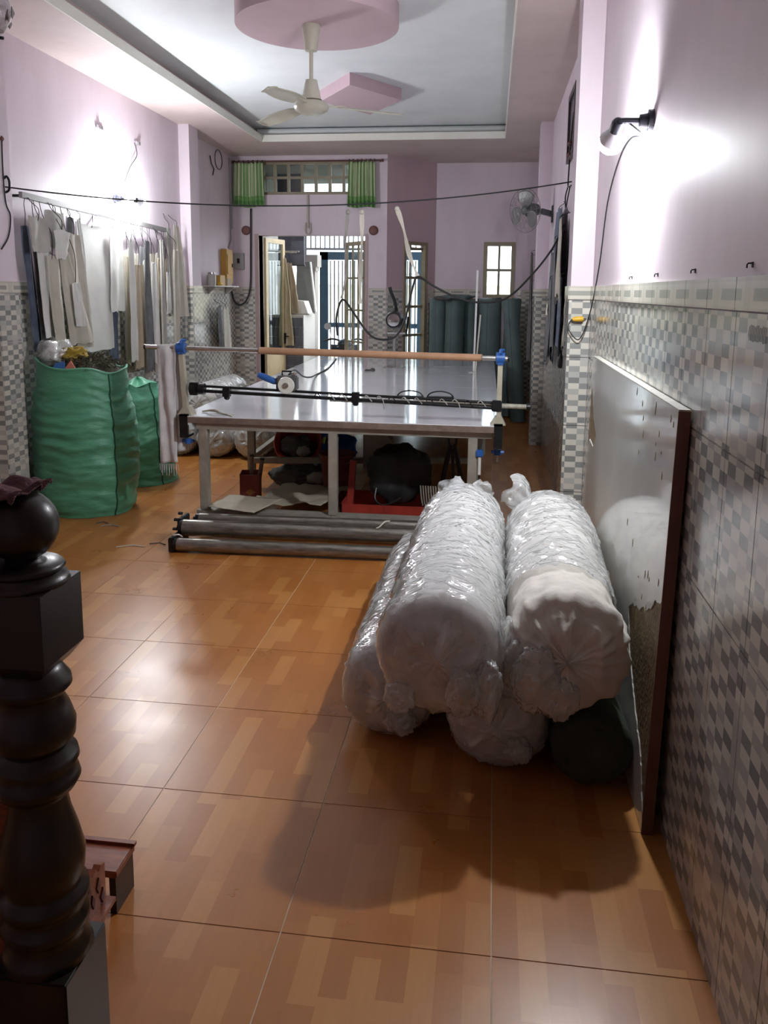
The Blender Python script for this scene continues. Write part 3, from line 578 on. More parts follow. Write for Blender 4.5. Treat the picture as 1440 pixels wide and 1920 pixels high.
for x, lab in ((-3.64, 'round brown vent cap on the lilac wall below the left curtain'), (-1.735, 'round brown vent cap on the pier right of the doorway')):
    t = thing('vent_cap', lab, 'vent cap', (x, YD, 2.69), group='round vent caps')
    MB().lathe([(0.068, 0.0), (0.068, -0.014), (0.055, -0.022)], 28, (0, 0, 0), 'y').build('rim', M['maroon'], t, smooth=True)
    MB().lathe([(0.05, -0.021), (0.05, -0.027), (0.02, -0.032)], 28, (0, 0, 0), 'y').build('cap', mat('vent_centre', (0.15, 0.06, 0.05), 0.6), t, smooth=True)
t = thing('hanging_pole', 'pale rod with a loop hanging down over the middle of the doorway lintel', 'rod', (-2.70, YD - 0.03, 0))
MB().tube([(0, 0, 3.19), (0, 0, 2.72)], 0.014, 8).build('rod', mat('pale_pole', (0.42, 0.40, 0.33), 0.6), t); MB().tube([(-0.035, 0, 2.80), (-0.04, 0, 2.68), (-0.02, 0, 2.64), (0.02, 0, 2.64), (0.04, 0, 2.68), (0.035, 0, 2.80)], 0.009, 8).build('loop', MATS['pale_pole'], t)
t = tag(MB().tube(spline([(-3.55, YD - 0.05, 3.0), (-3.56, YD - 0.05, 2.4), (-3.57, YD - 0.06, 1.9), (-3.62, YD - 0.10, 1.68), (-3.71, YD - 0.14, 1.60), (-3.78, YD - 0.2, 1.66), (-3.80, YD - 0.25, 1.80)], 8), 0.014, 8).build('power_cable', M['string'], smooth='all'), 'thick black cable looping down the corner left of the doorway', 'cable')
t = tag(MB().tube([(XLF + 0.012, 11.72, 3.7), (XLF + 0.012, 11.72, 2.55), (XLF + 0.012, 11.60, 2.42)], 0.011, 8).tube([(XLF + 0.012, 11.78, 3.2), (XLF + 0.012, 11.78, 2.7)], 0.008, 8).build('wall_conduit', mat('grey_conduit', (0.25, 0.24, 0.25), 0.5)), 'grey conduit running down the corner above the yellow box', 'conduit')
t = thing('fuse_box', 'ochre yellow fuse box on the wall left of the doorway', 'fuse box', (XLF, 11.40, 2.14)); MB().box((0, -0.14, -0.23), (0.09, 0.14, 0.25)).build('body', M['ochre'], t, bevel=0.008); MB().box((0.09, -0.11, -0.10), (0.10, 0.11, 0.18)).build('cover', M['ochre'], t); MB().box((0.10, 0.07, 0.0), (0.112, 0.09, 0.05)).build('latch', M['iron'], t)
t = thing('switch_box', 'small grey switch box in the corner beside the yellow fuse box', 'switch box', (-3.78, YD, 2.26)); MB().box((-0.045, -0.06, -0.14), (0.11, 0, 0.10)).build('body', mat('grey_switch', (0.30, 0.29, 0.29), 0.5), t, bevel=0.006); MB().box((0.01, -0.07, -0.05), (0.05, -0.06, 0.02)).build('switch', M['iron'], t)
t = thing('wall_shelf', 'small thin shelf on the wall under the yellow fuse box', 'shelf', (XLF, 11.0, 1.875)); MB().box((0.016, -0.50, -0.016), (0.17, 0.55, 0.0)).build('board', M['card4'], t)
for y in (-0.35, 0.4): MB().prism([(0.016, y, -0.016), (0.15, y, -0.016), (0.016, y, -0.12)], (0, 0.012, 0)).build('bracket', M['bright'], t)
t = thing('glass_jar', 'clear glass jar at the near end of the small wall shelf', 'jar', (XLF + 0.09, 10.62, 1.875)); MB().lathe([(0.055, 0), (0.06, 0.02), (0.06, 0.13), (0.045, 0.15)], 20).build('body', mat('jar_glass', (0.55, 0.55, 0.5), 0.15, var=0.3), t, smooth=True); MB().lathe([(0.05, 0.15), (0.05, 0.175)], 20).build('lid', M['bright'], t)
t = thing('carton', 'ochre carton on the small wall shelf beside the jar', 'box', (XLF + 0.09, 10.9, 1.875)); MB().box((-0.06, -0.1, 0), (0.06, 0.1, 0.14)).build('box', M['ochre'], t); MB().box((-0.06, -0.012, 0.14), (0.06, 0.012, 0.142)).build('tape', M['card3'], t)
t = thing('carton', 'tan carton at the far end of the small wall shelf', 'box', (XLF + 0.09, 11.2, 1.875)); MB().box((-0.06, -0.09, 0), (0.06, 0.09, 0.10)).build('box', M['card3'], t); MB().box((-0.06, -0.012, 0.10), (0.06, 0.012, 0.102)).build('tape', M['card4'], t)
t = thing('tape_roll', 'yellow tape roll lying at the front edge of the small wall shelf', 'tape', (XLF + 0.155, 10.78, 1.875)); MB().lathe([(0.012, -0.035), (0.026, -0.034), (0.026, 0.034), (0.012, 0.035)], 16, (0, 0, 0.026), 'y').build('roll', M['yellow'], t, smooth=True)
t = thing('wire_ring', 'faint wire ring and hooks on the lilac wall behind the pilaster', 'hook', (XLF, 11.25, 3.5)); MB().tube([(0.01, 0.15 * math.cos(a / 3), 0.1 + 0.13 * math.sin(a / 3)) for a in range(0, 20)], 0.005, 6).build('ring', M['iron'], t); MB().tube([(0.01, -0.35, 0.1), (0.02, -0.33, 0.0), (0.01, -0.2, -0.05), (0.01, -0.25, -0.14)], 0.007, 6).build('hook', M['iron'], t)

# ================================================================ WIRE LINE ACROSS THE ROOM AND THINGS ON IT
def line_pt(u): 
    a, b = Vector((-3.62, 5.80, 2.56)), Vector((XR, 6.95, 2.72)); return a.lerp(b, u) - Vector((0, 0, 0.165 * 4 * u * (1 - u)))
tag(MB().tube([line_pt(k / 40) for k in range(41)], 0.0055, 6).build('line_wire', M['string'], smooth='all'), 'thin dark wire strung across the whole room at lamp height', 'wire')
t = thing('wall_hook', 'curved dark hook holding the wire at the near left pilaster', 'hook', (-3.62, 5.80, 2.56)); MB().tube(spline([(0, 0, -0.04), (0.03, 0, -0.02), (0.035, 0, 0.04), (0.015, 0, 0.075), (-0.005, 0, 0.06)], 5), 0.009, 8).build('hook', M['iron'], t)
t = thing('wire_tangle', 'tangle of wire and knots on the wall under the dark frame', 'wire', (XR, 7.05, 2.70))
MB().tube(spline([(-0.01, -0.1, 0.0), (-0.03, 0.1, 0.0), (-0.02, 0.3, 0.05), (-0.02, 0.25, 0.25), (-0.02, 0.15, 0.45), (-0.015, 0.1, 0.6)], 6), 0.007, 6).build('wire', M['iron'], t)
MB().tube(spline([(-0.02, 0.32, 0.02), (-0.03, 0.4, -0.05), (-0.03, 0.3, -0.15), (-0.03, 0.15, -0.08), (-0.02, 0.1, 0.0)], 6), 0.006, 6).build('loop', M['iron'], t)
for z in (0.27, 0.36): MB().tube([(-0.03, 0.1, z), (-0.03, 0.35, z + 0.02)], 0.014, 6).build('knot', M['maroon'], t)
def strip(name, label, pts, w, m=None, group='cloth strips tied to the wire'):
    P = spline(pts, 8); n = len(P) - 1
    def f(u, v):
        k = min(int(v * n), n); p = P[k]; d = (P[min(k + 1, n)] - P[max(k - 1, 0)]).normalized(); s = d.cross(Vector((0, 1, 0))); s = s.normalized() if s.length > 1e-4 else Vector((1, 0, 0))
        tw = 0.5 * math.sin(v * 9); return p + (s * math.cos(tw) + Vector((0, 1, 0)) * math.sin(tw)) * (u - 0.5) * w * (0.7 + 0.3 * math.sin(v * 13)) 
    t = thing(name, label, 'cloth strip', P[0], group=group); 
    o = MB().grid(4, n, f, 0.003).build('strip', m or M['rope'], t, smooth=True); o.location = -Vector(P[0])
    k = MB().lathe([(0.004, -0.02), (0.018, -0.01), (0.018, 0.01), (0.004, 0.02)], 10).build('knot', m or M['rope'], t, smooth=True)
    return t
Yl = 6.42
strip('cloth_strip', 'thin grey cloth strip hanging left of the other two from the wire', [(-1.14, Yl, 2.43), (-1.16, Yl, 2.2), (-1.155, Yl, 1.95), (-1.19, Yl, 1.76)], 0.03, M['greyrag'])
strip('cloth_strip', 'pale cloth strip hanging straight down from the wire in front of the right curtain', [(-1.03, Yl, 2.43), (-1.03, Yl, 2.2), (-1.04, Yl, 1.95), (-1.04, Yl, 1.72)], 0.04)
strip('cloth_strip', 'pale cloth strip slanting from the wire down to the looped black cable', [(-0.76, Yl + 0.06, 2.46), (-0.70, Yl, 2.30), (-0.65, Yl, 2.10), (-0.585, Yl, 1.94)], 0.042)
tag(MB().tube(spline([(-1.29, Yl + 0.35, 1.45), (-1.27, Yl + 0.2, 1.60), (-1.20, Yl, 1.73), (-1.165, Yl, 1.745), (-1.10, Yl, 1.66), (-1.00, Yl, 1.52), (-0.93, Yl, 1.455), (-0.84, Yl, 1.44), (-0.75, Yl, 1.47), (-0.68, Yl, 1.60), (-0.62, Yl, 1.86), (-0.58, Yl, 1.935), (-0.45, Yl, 1.86), (-0.27, Yl + 0.05, 1.775), (-0.08, Yl + 0.1, 1.74), (0.12, Yl + 0.2, 1.78), (0.32, Yl + 0.4, 1.97), (0.50, 7.2, 2.2), (0.61, 7.5, 2.42)], 8), 0.0085, 8).build('power_cable', M['string'], smooth='all'), 'black cable slung in loops above the table, held by cloth strips', 'cable')

# ================================================================ CUTTING TABLE
tb = thing('cutting_table', 'long white topped cutting table on a grey steel frame', 'table', (-1.1, 5.6, 0)); OFF = Vector((1.1, -5.6, 0))
def tpart(mb, name, m, parent=tb, **k): o = mb.build(name, m, parent, **k); o.location = OFF; return o
TT = 0.90
def quad(z): return [(-2.26, 5.64, z), (0.085, 5.61, z), (0.05, 11.3, z), (-2.42, 11.3, z)]
tpart(MB().prism(quad(TT - 0.05), (0, 0, 0.044)), 'board_core', M['edge'])
for k in range(5):       # laminate sheets butted along the table
    a, b = k / 5, (k + 1) / 5; q = [Vector(p) for p in quad(TT - 0.006)]
    L0, L1, R0, R1 = q[0].lerp(q[3], a + (0.0004 if k else 0)), q[0].lerp(q[3], b - 0.0004), q[1].lerp(q[2], a + (0.0004 if k else 0)), q[1].lerp(q[2], b - 0.0004)
    tpart(MB().prism([L0, R0, R1, L1], (0, 0, 0.006)), 'top_sheet', M['white_lam'])
def ty(x): return 5.69
tpart(MB().bar((-2.14, ty(-2.14), 0.825), (0.03, ty(0.03), 0.825), 0.05, 0.05), 'apron', M['steel']); tpart(MB().bar((-2.10, 5.72, 0.825), (-2.36, 11.1, 0.825), 0.05, 0.05), 'apron', M['steel'])
tpart(MB().bar((0.0, 5.75, 0.825), (0.0, 11.2, 0.825), 0.05, 0.05), 'apron', M['steel']); tpart(MB().bar((-2.36, 11.1, 0.825), (0.0, 11.2, 0.825), 0.05, 0.05), 'apron', M['steel'])
for x in (-2.09, -1.115, -0.105):
    tpart(MB().box((x - 0.033, ty(x) - 0.03, 0.19), (x + 0.033, ty(x) + 0.03, 0.80)), 'leg', M['steel'], bevel=0.004)
for (x, y) in ((-2.17, 7.15), (-0.10, 7.4), (-2.2, 8.9), (-0.06, 9.1), (-1.1, 8.9), (-2.33, 10.95), (-0.06, 11.1), (-1.1, 7.9)):
    tpart(MB().box((x - 0.033, y - 0.03, 0.0), (x + 0.033, y + 0.03, 0.80)), 'leg', M['steel'], bevel=0.004)
for x0, x1 in ((-2.15, -1.12), (-1.12, -0.08)): tpart(MB().box((x0, ty(x0) - 0.035, 0.07), (x1 - 0.004, ty(x0) + 0.075, 0.188)), 'bottom_rail', M['steel'])
for x in (-2.1, -0.14): tpart(MB().box((x - 0.04, ty(x) - 0.03, 0.0), (x + 0.04, ty(x) + 0.06, 0.07)), 'foot', M['iron'])
tpart(MB().bar((-2.12, 7.05, 0.28), (-0.12, 7.4, 0.28), 0.06, 0.05), 'cross_rail', M['steel']); tpart(MB().bar((-2.2, 8.9, 0.28), (-0.06, 9.1, 0.28), 0.06, 0.05), 'cross_rail', M['steel'])
tpart(MB().bar((-0.10, 7.4, 0.30), (-0.06, 9.1, 0.30), 0.05, 0.05), 'side_rail', M['steel']); tpart(MB().bar((-2.15, 7.05, 0.30), (-2.2, 8.9, 0.30), 0.05, 0.05), 'side_rail', M['steel'])
tpart(MB().box((-2.0, 8.9, 0.305), (-0.2, 10.9, 0.325)), 'shelf_board', M['paper'])

# clamped uprights with the cross pipe and the cutting rail
def upright(x, y, label, lean, hh):
    t = thing('clamp_upright', label, 'stand', (x, y, TT), group='clamp uprights')
    MB().bar((0, 0, 0.01), (lean, 0, hh - 0.03), 0.034, 0.045).build('post', mat('cream_upright', (0.50, 0.47, 0.36), 0.45, var=0.25), t)
    MB().prism([(-0.06, -0.03, 0.0), (0.05, -0.03, 0.0), (0.02, -0.03, 0.06), (-0.02, -0.03, 0.06)], (0, 0.1, 0)).build('foot', MATS['cream_upright'], t)
    j = MB().box((-0.03, -0.07, -0.16), (0.03, -0.055, 0.012)).box((-0.03, -0.07, 0.0), (0.03, 0.05, 0.012)).box((-0.03, -0.055, -0.16), (0.03, 0.06, -0.145)).build('clamp_jaw', M['iron'], t)
    s = MB().tube([(0, 0.02, -0.27), (0, 0.02, -0.08)], 0.008, 8).build('clamp_screw', M['bright'], t)
    MB().tube([(-0.045, 0.02, -0.2), (0.045, 0.02, -0.2)], 0.013, 8).lathe([(0.024, -0.22), (0.024, -0.18)], 12, (0, 0.02, 0)).build('screw_knob', M['blue'], s)
    MB().lathe([(0.02, -0.032), (0.042, -0.03), (0.042, 0.03), (0.02, 0.032)], 20, (lean, 0, hh), 'x').box((lean - 0.02, -0.03, hh - 0.045), (lean + 0.02, 0.03, hh)).build('pipe_holder', M['blue'], t, smooth=True)
    MB().tube([(lean, -0.04, hh + 0.03), (lean, 0.0, hh + 0.055), (lean + 0.02, 0.03, hh + 0.055)], 0.012, 8).build('wing_screw', M['blue'], t)
    return t
UL, UR = (-2.225, 5.70), (0.07, 5.68)
upright(*UL, 'cream upright with blue holder clamped to the left front corner of the table', -0.025, 0.495)
upright(*UR, 'cream upright with blue holder clamped to the right front corner of the table', 0.0, 0.468)
t = thing('cross_pipe', 'thin steel pipe held level above the near end of the table', 'pipe', (-1.1, 5.69, 1.381)); dy = -0.009; t.rotation_euler = (0, 0.0118, 0)
PZ = lambda x: (x, (x + 1.1) * dy - 0.003, 0)
MB().tube([Vector((-2.53 + 1.1, -1.43 * dy, 0.0)), Vector((0.125 + 1.1, 1.225 * dy, 0.0))], 0.017, 14).build('pipe', M['bright'], t, smooth=True)
for x in (-1.43, 1.225): MB().tube([(x - 0.006, x * dy, 0), (x + 0.006, x * dy, 0)], 0.019, 14).build('end_cap', M['iron'], t)
t = thing('cardboard_tube', 'brown cardboard tube threaded on the steel pipe above the table', 'tube', (-0.86, 5.688, 1.378)); t.rotation_euler = (0, 0.0118, 0)
mb = MB(); mb.tube([(-0.80, -0.80 * dy, 0), (0.80, 0.80 * dy, 0)], 0.0255, 18).build('tube', M['kraft'], t, smooth=True)
for x in (-0.80, 0.80): MB().lathe([(0.018, -0.004), (0.0262, -0.004), (0.0262, 0.004), (0.018, 0.004)], 18, (x, x * dy, 0), 'x').build('rim', M['edge'], t)
t = thing('cutting_rail', 'black twin bar cutting rail stretched over the near end of the table', 'rail', (-1.05, 5.69, 1.066)); t.rotation_euler = (0, 0.018, 0)
def rl(x): return (x + 1.05) * dy
for dz_, r in ((0.022, 0.010), (-0.014, 0.013)): MB().tube([(-1.10, rl(-2.15), dz_ + 0.012), (1.12, rl(0.07), dz_ - 0.014)], r, 10).build('bar', M['iron'], t, smooth=True)
for x in (-1.12, -1.05): MB().lathe([(0.02, -0.022), (0.042, -0.02), (0.042, 0.02), (0.02, 0.022)], 16, (x, rl(x - 1.05), 0.012), 'x').build('end_block', M['iron'], t, smooth=True)
MB().box((-1.14, rl(-2.16) - 0.03, -0.035), (-1.08, rl(-2.1) + 0.03, 0.06)).build('end_bracket', M['iron'], t, bevel=0.006)
MB().box((1.07, rl(0.02) - 0.035, -0.05), (1.14, rl(0.07) + 0.02, 0.03)).build('end_bracket', M['iron'], t, bevel=0.006)
for x in (-0.86, 0.10): MB().box((x - 0.025, rl(x - 1.05) - 0.03, -0.035), (x + 0.025, rl(x - 1.05) + 0.02, 0.04)).lathe([(0.012, -0.06), (0.022, -0.05), (0.022, -0.035)], 10, (x, rl(x - 1.05), 0)).build('slider', M['iron'], t)
MB().tube([(-0.1, 0.06, -0.028), (1.32, 0.06 + rl(0.27), -0.018)], 0.018, 12).build('guide_tube', mat('cream_tube', (0.46, 0.44, 0.36), 0.45, c2=(0.2, 0.19, 0.16), vscale=14), t, smooth=True)
MB().lathe([(0.012, 0.0), (0.028, 0.005), (0.028, 0.03), (0.012, 0.035)], 14, (1.31, 0.06 + rl(0.27), -0.018), 'x').build('knob', M['iron'], t, smooth=True)
for k in range(14):
    x = -0.2 + k * 0.09; MB().tube(spline([(x, rl(x - 1.05) - 0.012, 0.0), (x + 0.02, rl(x - 1.05) - 0.018, 0.02), (x + 0.05, rl(x - 1.05) - 0.012, -0.01), (x + 0.06, rl(x - 1.05) - 0.02, -0.02 - 0.05 * (k == 5) - 0.03 * (k == 11))], 4), 0.004, 5).build('thread_wrap', M['greyrag'] if k % 3 else M['iron'], t)
# round-knife machine riding on the rail
t = thing('end_cutter', 'round knife fabric cutter with a white disc and blue handle on the rail', 'cutting machine', (-1.47, 5.68, 1.098))
MB().box((-0.065, -0.01, 0.0), (0.085, 0.09, 0.11)).build('body', mat('cutter_grey', (0.14, 0.14, 0.14), 0.4, 0.4), t, bevel=0.012)
MB().lathe([(0.005, -0.03), (0.058, -0.028), (0.062, -0.018), (0.058, -0.01)], 32, (0.015, 0, 0.045), 'y').build('knife_disc', mat('white_disc', (0.68, 0.70, 0.64), 0.3), t, smooth=True)
MB().lathe([(0.004, -0.042), (0.02, -0.04), (0.022, -0.028)], 20, (0.015, 0, 0.045), 'y').build('disc_hub', M['bright'], t, smooth=True)
MB().tube([(-0.05, 0.03, 0.06), (-0.09, 0.03, 0.068), (-0.17, 0.03, 0.10), (-0.205, 0.03, 0.112)], [0.016, 0.024, 0.026, 0.018], 14).build('handle', M['blue'], t, smooth=True)
MB().tube([(-0.03, 0.05, 0.11), (-0.03, 0.05, 0.14), (0.04, 0.05, 0.14), (0.04, 0.05, 0.11)], 0.007, 8).build('carry_loop', M['iron'], t)
MB().lathe([(0.018, 0.108), (0.022, 0.115), (0.022, 0.135), (0.012, 0.142)], 14, (0.06, 0.04, 0)).build('motor_cap', M['bright'], t, smooth=True)
MB().tube(spline([(0.0, 0.08, 0.10), (0.02, 0.16, 0.13), (-0.04, 0.5, 0.10), (-0.14, 1.2, -0.02), (-0.30, 2.2, -0.13), (-0.42, 3.0, -0.187), (-0.45, 3.8, -0.189), (-0.62, 5.2, -0.189)], 8), 0.008, 8).build('cord', M['string'], t, smooth='all')
# draped strip of white cloth on the pipe
def drape(name, label, cx, cy, zt, w, zf, zb, m):
    t = thing(name, label, 'cloth', (cx, cy, zt))
    lf, lb = zt - zf, zt - zb
    def f(u, v):
        s = v * (lf + lb) ; x = (u - 0.5) * w * (1.0 - 0.12 * math.sin(v * 7)) + 0.012 * noise.noise(Vector((v * 9, 0, 1)))
        if s < lf: z = -(lf - s); y = -0.024 - 0.012 * math.sin(u * 9 + s * 5) - 0.010 * noise.noise(Vector((u * 4, s * 8, 2)))
        else: z = -(s - lf); y = 0.024 + 0.012 * math.sin(u * 8 + s * 4) + 0.01 * noise.noise(Vector((u * 4, s * 8, 5))); x += 0.05 * (s - lf) / lb
        if abs(s - lf) < 0.03: z = -abs(s - lf) * 0.4 + 0.0; y *= abs(s - lf) / 0.03
        return Vector((x, y, z + 0.022 + 0.01 * u))
    MB().grid(10, 90, f, 0.004).build('cloth', m, t, smooth='all')
    fr = MB()
    for k in range(16): x = (k / 15 - 0.5) * w; fr.tube([(x, -0.03, -lf + 0.02), (x + 0.006 * math.sin(k * 3), -0.032, -lf - 0.03 - 0.02 * (k % 3))], 0.0018, 4)
    fr.build('frayed_edge', m, t)
drape('draped_cloth', 'long frayed white cloth strip draped over the left end of the pipe', -2.36, 5.70, 1.395, 0.14, 0.51, 0.59, mat('white_cloth', (0.66, 0.66, 0.66), 0.9, c2=(0.54, 0.54, 0.55), vscale=8, bump=0.3))
# things lying or standing on the table
t = thing('upright_cutter', 'upright straight knife cutting machine standing far back on the table', 'cutting machine', (-1.17, 9.85, TT))
MB().box((-0.12, -0.13, 0.0), (0.12, 0.13, 0.012)).build('base_plate', M['bright'], t, bevel=0.003); MB().bar((0, 0.02, 0.012), (0, 0.02, 0.45), 0.03, 0.05).build('standard', M['bright'], t); MB().bar((0, -0.03, 0.02), (0, -0.03, 0.45), 0.004, 0.03).build('knife', M['chrome'], t)
MB().lathe([(0.04, -0.11), (0.095, -0.10), (0.11, -0.04), (0.11, 0.06), (0.08, 0.11)], 28, (0, 0, 0.58), 'y').build('motor', M['iron'], t, smooth=True)
MB().lathe([(0.03, -0.125), (0.075, -0.12), (0.08, -0.10)], 24, (0, 0, 0.58), 'y').build('motor_cap', M['chrome'], t, smooth=True)
MB().tube(spline([(0.02, 0.02, 0.68), (0.0, 0.0, 0.80), (-0.04, -0.02, 0.90), (-0.06, -0.02, 0.97)], 5), 0.02, 10).build('handle', M['iron'], t, smooth=True)
MB().tube([(0.1, 0, 0.38), (0.14, 0.0, 0.40), (0.16, 0, 0.52), (0.17, 0, 0.62)], 0.012, 8).build('lever', M['iron'], t); MB().tube([(-0.08, -0.05, 0.42), (0.14, -0.05, 0.42)], 0.012, 8).build('presser_bar', M['bright'], t)
t = thing('measuring_rod', 'tall thin white stick leaning upright near the right edge of the table', 'stick', (-0.19, 9.5, TT)); MB().bar((0.0, 0, 0), (0.015, 0, 1.17), 0.022, 0.01).build('stick', mat('white_stick', (0.74, 0.74, 0.72), 0.5), t); MB().bar((-0.03, 0.0, 0.0), (-0.03, 0, 0.012), 0.10, 0.05, (1, 0, 0)).build('foot', M['bright'], t)
t = thing('measuring_rod', 'shorter pale stick leaning beside the tall thin one on the table', 'stick', (-0.15, 9.57, TT)); MB().bar((-0.02, 0, 0), (0.02, 0.02, 0.66), 0.018, 0.01).build('stick', M['rope'], t); MB().bar((-0.05, 0.0, 0.0), (-0.05, 0, 0.01), 0.06, 0.04, (1, 0, 0)).build('foot', M['bright'], t)
for x, lab in ((-0.69, 'left of two dark arched wire handles lying on the white table'), (-0.425, 'right of two dark arched wire handles lying on the white table')):
    t = thing('weight_handle', lab, 'weight', (x, 7.04, TT), group='cutting weights')
    MB().box((-0.12, -0.03, 0), (0.12, 0.03, 0.014)).build('plate', M['iron'], t, bevel=0.003); MB().tube(spline([(-0.115, 0, 0.012), (-0.08, 0, 0.045), (0, 0, 0.06), (0.08, 0, 0.045), (0.115, 0, 0.012)], 5), 0.006, 8).build('handle', M['iron'], t)
t = thing('thread_bundle', 'tangled thread and scrap strip at the left front edge of the table', 'thread', (-2.0, 5.74, TT)); random.seed(5); mb = MB()
for k in range(9): mb.tube(spline([(-0.16 + 0.03 * random.random(), 0.10 + 0.02 * random.random(), 0.006), (-0.06, 0.07 + 0.03 * random.random(), 0.015 + 0.01 * random.random()), (0.02, 0.02 + 0.02 * random.random(), 0.008), (0.10 + 0.03 * random.random(), -0.03, 0.006)], 5), 0.004, 5)
mb.build('threads', mat('tan_thread', (0.30, 0.25, 0.18), 0.95), t); MB().tube(spline([(0.09, -0.03, 0.008), (0.13, -0.06, 0.006), (0.15, -0.09, -0.01), (0.15, -0.10, -0.05)], 5), 0.006, 6).build('tail', M['rope'], t)
t = thing('thread_scrap', 'small dark thread scrap lying on the white table beyond the cutter', 'scrap', (-1.39, 9.3, TT)); mb = MB(); random.seed(8)
for k in range(7): a = random.random() * 6; mb.tube([(0, 0, 0.012), (0.06 * math.cos(a), 0.12 * math.sin(a), 0.02 * random.random() + 0.004)], 0.008, 5)
mb.build('threads', M['charcoal'], t)

# ================================================================ ROLLERS ON THE FLOOR IN FRONT OF THE TABLE
t = thing('roller_rack', 'low rack of three grey steel rollers on the floor before the table', 'roller rack', (-1.3, 5.40, 0)); 
def rr(x, y0): return y0 + (x + 0.0) * 0.035
for (xa, xb, y, z, r) in ((-0.83, 0.86, -0.145, 0.056, 0.046), (-0.84, 0.84, 0.0, 0.135, 0.060), (-0.76, 0.86, 0.105, 0.175, 0.040)):
    b = MB().tube([(xa, rr(xa, y), z), (xb, rr(xb, y), z)], r, 22).build('roller', M['pipe'], t, smooth=True)
    for x in (xa - 0.012, xb + 0.012): MB().tube([(x - 0.014, rr(x, y), z), (x + 0.014, rr(x, y), z)], r * 0.93, 18).tube([(x - 0.035, rr(x, y), z), (x + 0.035, rr(x, y), z)], r * 0.35, 10).build('hub', M['iron'], b, smooth=True)
for x in (-0.865, 0.885):
    b = MB().box((x - 0.028, -0.20, 0.0), (x + 0.016, -0.12, 0.105)).box((x - 0.022, -0.12, 0.0), (x + 0.010, 0.10, 0.11)).box((x - 0.022, -0.04, 0.11), (x + 0.010, 0.13, 0.20)).build('bracket', M['iron'], t, bevel=0.006)
    for (yy, zz) in ((-0.03, 0.19), (0.05, 0.215), (-0.06, 0.13)): MB().tube([(x - 0.045, yy, zz), (x - 0.015, yy, zz)], 0.012, 6).build('bolt', M['iron'], b)
MB().tube(spline([(-0.875, -0.16, 0.11), (-0.86, -0.17, 0.12), (-0.83, -0.15, 0.118), (-0.81, -0.14, 0.10)], 5), 0.005, 6).build('white_tie', M['rope'], t)
MB().tube(spline([(0.55, -0.02, 0.195), (0.57, 0.0, 0.20), (0.60, 0.06, 0.22), (0.63, 0.09, 0.218)], 5), 0.005, 6).build('thread_tie', M['rope'], t)

# ================================================================ WRAPPED FABRIC ROLLS, NEAR RIGHT
def roll_surface(L, r, seed, amp, off, n=128, na=110, dome=0.035, crease=0.0, start=None, fold=0.0):
    """rounded cylinder along +y from 0 to L; start = open, ragged near edge at that distance; fold = heavy folds at the near end"""
    prof = []; cr = min(0.055, r * 0.3)
    m0 = 16
    if start is None:
        for k in range(m0 + 1): prof.append((r * 0.02 + (r - cr) * k / m0, -dome * (1 - (k / m0) ** 2)))
        for k in range(1, 6): a = PI / 2 * k / 6; prof.append((r - cr + cr * math.sin(a), cr * (1 - math.cos(a))))
        h0 = cr
    else: h0 = start
    for k in range(na + 1): prof.append((r, h0 + (L - cr - h0) * k / na))
    for k in range(1, 6): a = PI / 2 * k / 6; prof.append((r - cr + cr * math.cos(a), L - cr + cr * math.sin(a)))
    for k in range(m0 + 1): prof.append((r * 0.02 + (r - cr) * (1 - k / m0), L + dome * 0.6 * (1 - ((m0 - k) / m0) ** 2)))
    mb = MB(); rings = []; sv = Vector((seed * 3.1, seed * 1.7, seed * 0.9))
    for idx, (rad, h) in enumerate(prof):
        ring = []
        for k in range(n):
            a = 2 * PI * k / n; x, z = math.cos(a), math.sin(a); hh = h
            if start is not None and h < start + 0.2: hh = h + (0.07 * noise.noise(Vector((x * 2, z * 2, seed))) + 0.03 * noise.noise(Vector((x * 7, z * 7, seed)))) * (1 - (h - start) / 0.2)
            p = Vector((x * rad, hh, z * rad))
            big = noise.noise(Vector((x * 0.8, hh * 1.3, z * 0.8)) + sv) * 0.6
            q = Vector((x * 1.1, hh * 8.5 + 1.0 * noise.noise(Vector((x * 1.6, hh * 2, z * 1.6)) + sv), z * 1.1)) + sv
            wr = noise.noise(q); rid = max(0.0, 1 - abs(noise.noise(q * 1.7 + Vector((5, 2, 1)))) * 3.0) ** 2
            fine = noise.noise(Vector((x * 5, hh * 22, z * 5)) + sv)
            fo = fold * max(0.0, 1 - hh / 0.4) * (1 - 2.4 * abs(noise.noise(Vector((x * 2.1, hh * 5, z * 2.1)) + sv * 2)))
            d = off + amp * (big + 0.55 * wr + rid * (0.25 + crease) + 0.16 * fine) + fo
            endf = 1.0 - min(1.0, rad / max(1e-6, r - cr))
            if rad < r - cr + 1e-6:       # ends: folds running round and towards the gathered centre
                e = 0.14 * math.sin(a * 11 + 6 * noise.noise(Vector((x, z, seed)))) * endf * (1 - endf) * 3 + 0.9 * noise.noise(Vector((x * rad * 14, z * rad * 14, seed))) + 0.8 * max(0, 1 - 3 * abs(noise.noise(Vector((x * rad * 9, z * rad * 9, seed + 4)))))
                p.y += (-1 if h < L / 2 else 1) * (off + amp * 1.1 * e) - fo * 0.8
                p.x *= 1 + d / max(rad, 0.05) * 0.6 * (rad / r); p.z *= 1 + d / max(rad, 0.05) * 0.6 * (rad / r)
            else:
                p.x += x * d; p.z += z * d
            ring.append(mb.bm.verts.new(p))
        rings.append(ring)
    for A, B in zip(rings, rings[1:]):
        for k in range(n): mb.bm.faces.new((A[k], A[(k + 1) % n], B[(k + 1) % n], B[k]))
    if start is None: mb.bm.faces.new(rings[0][::-1])
    mb.bm.faces.new(rings[-1]); return mb
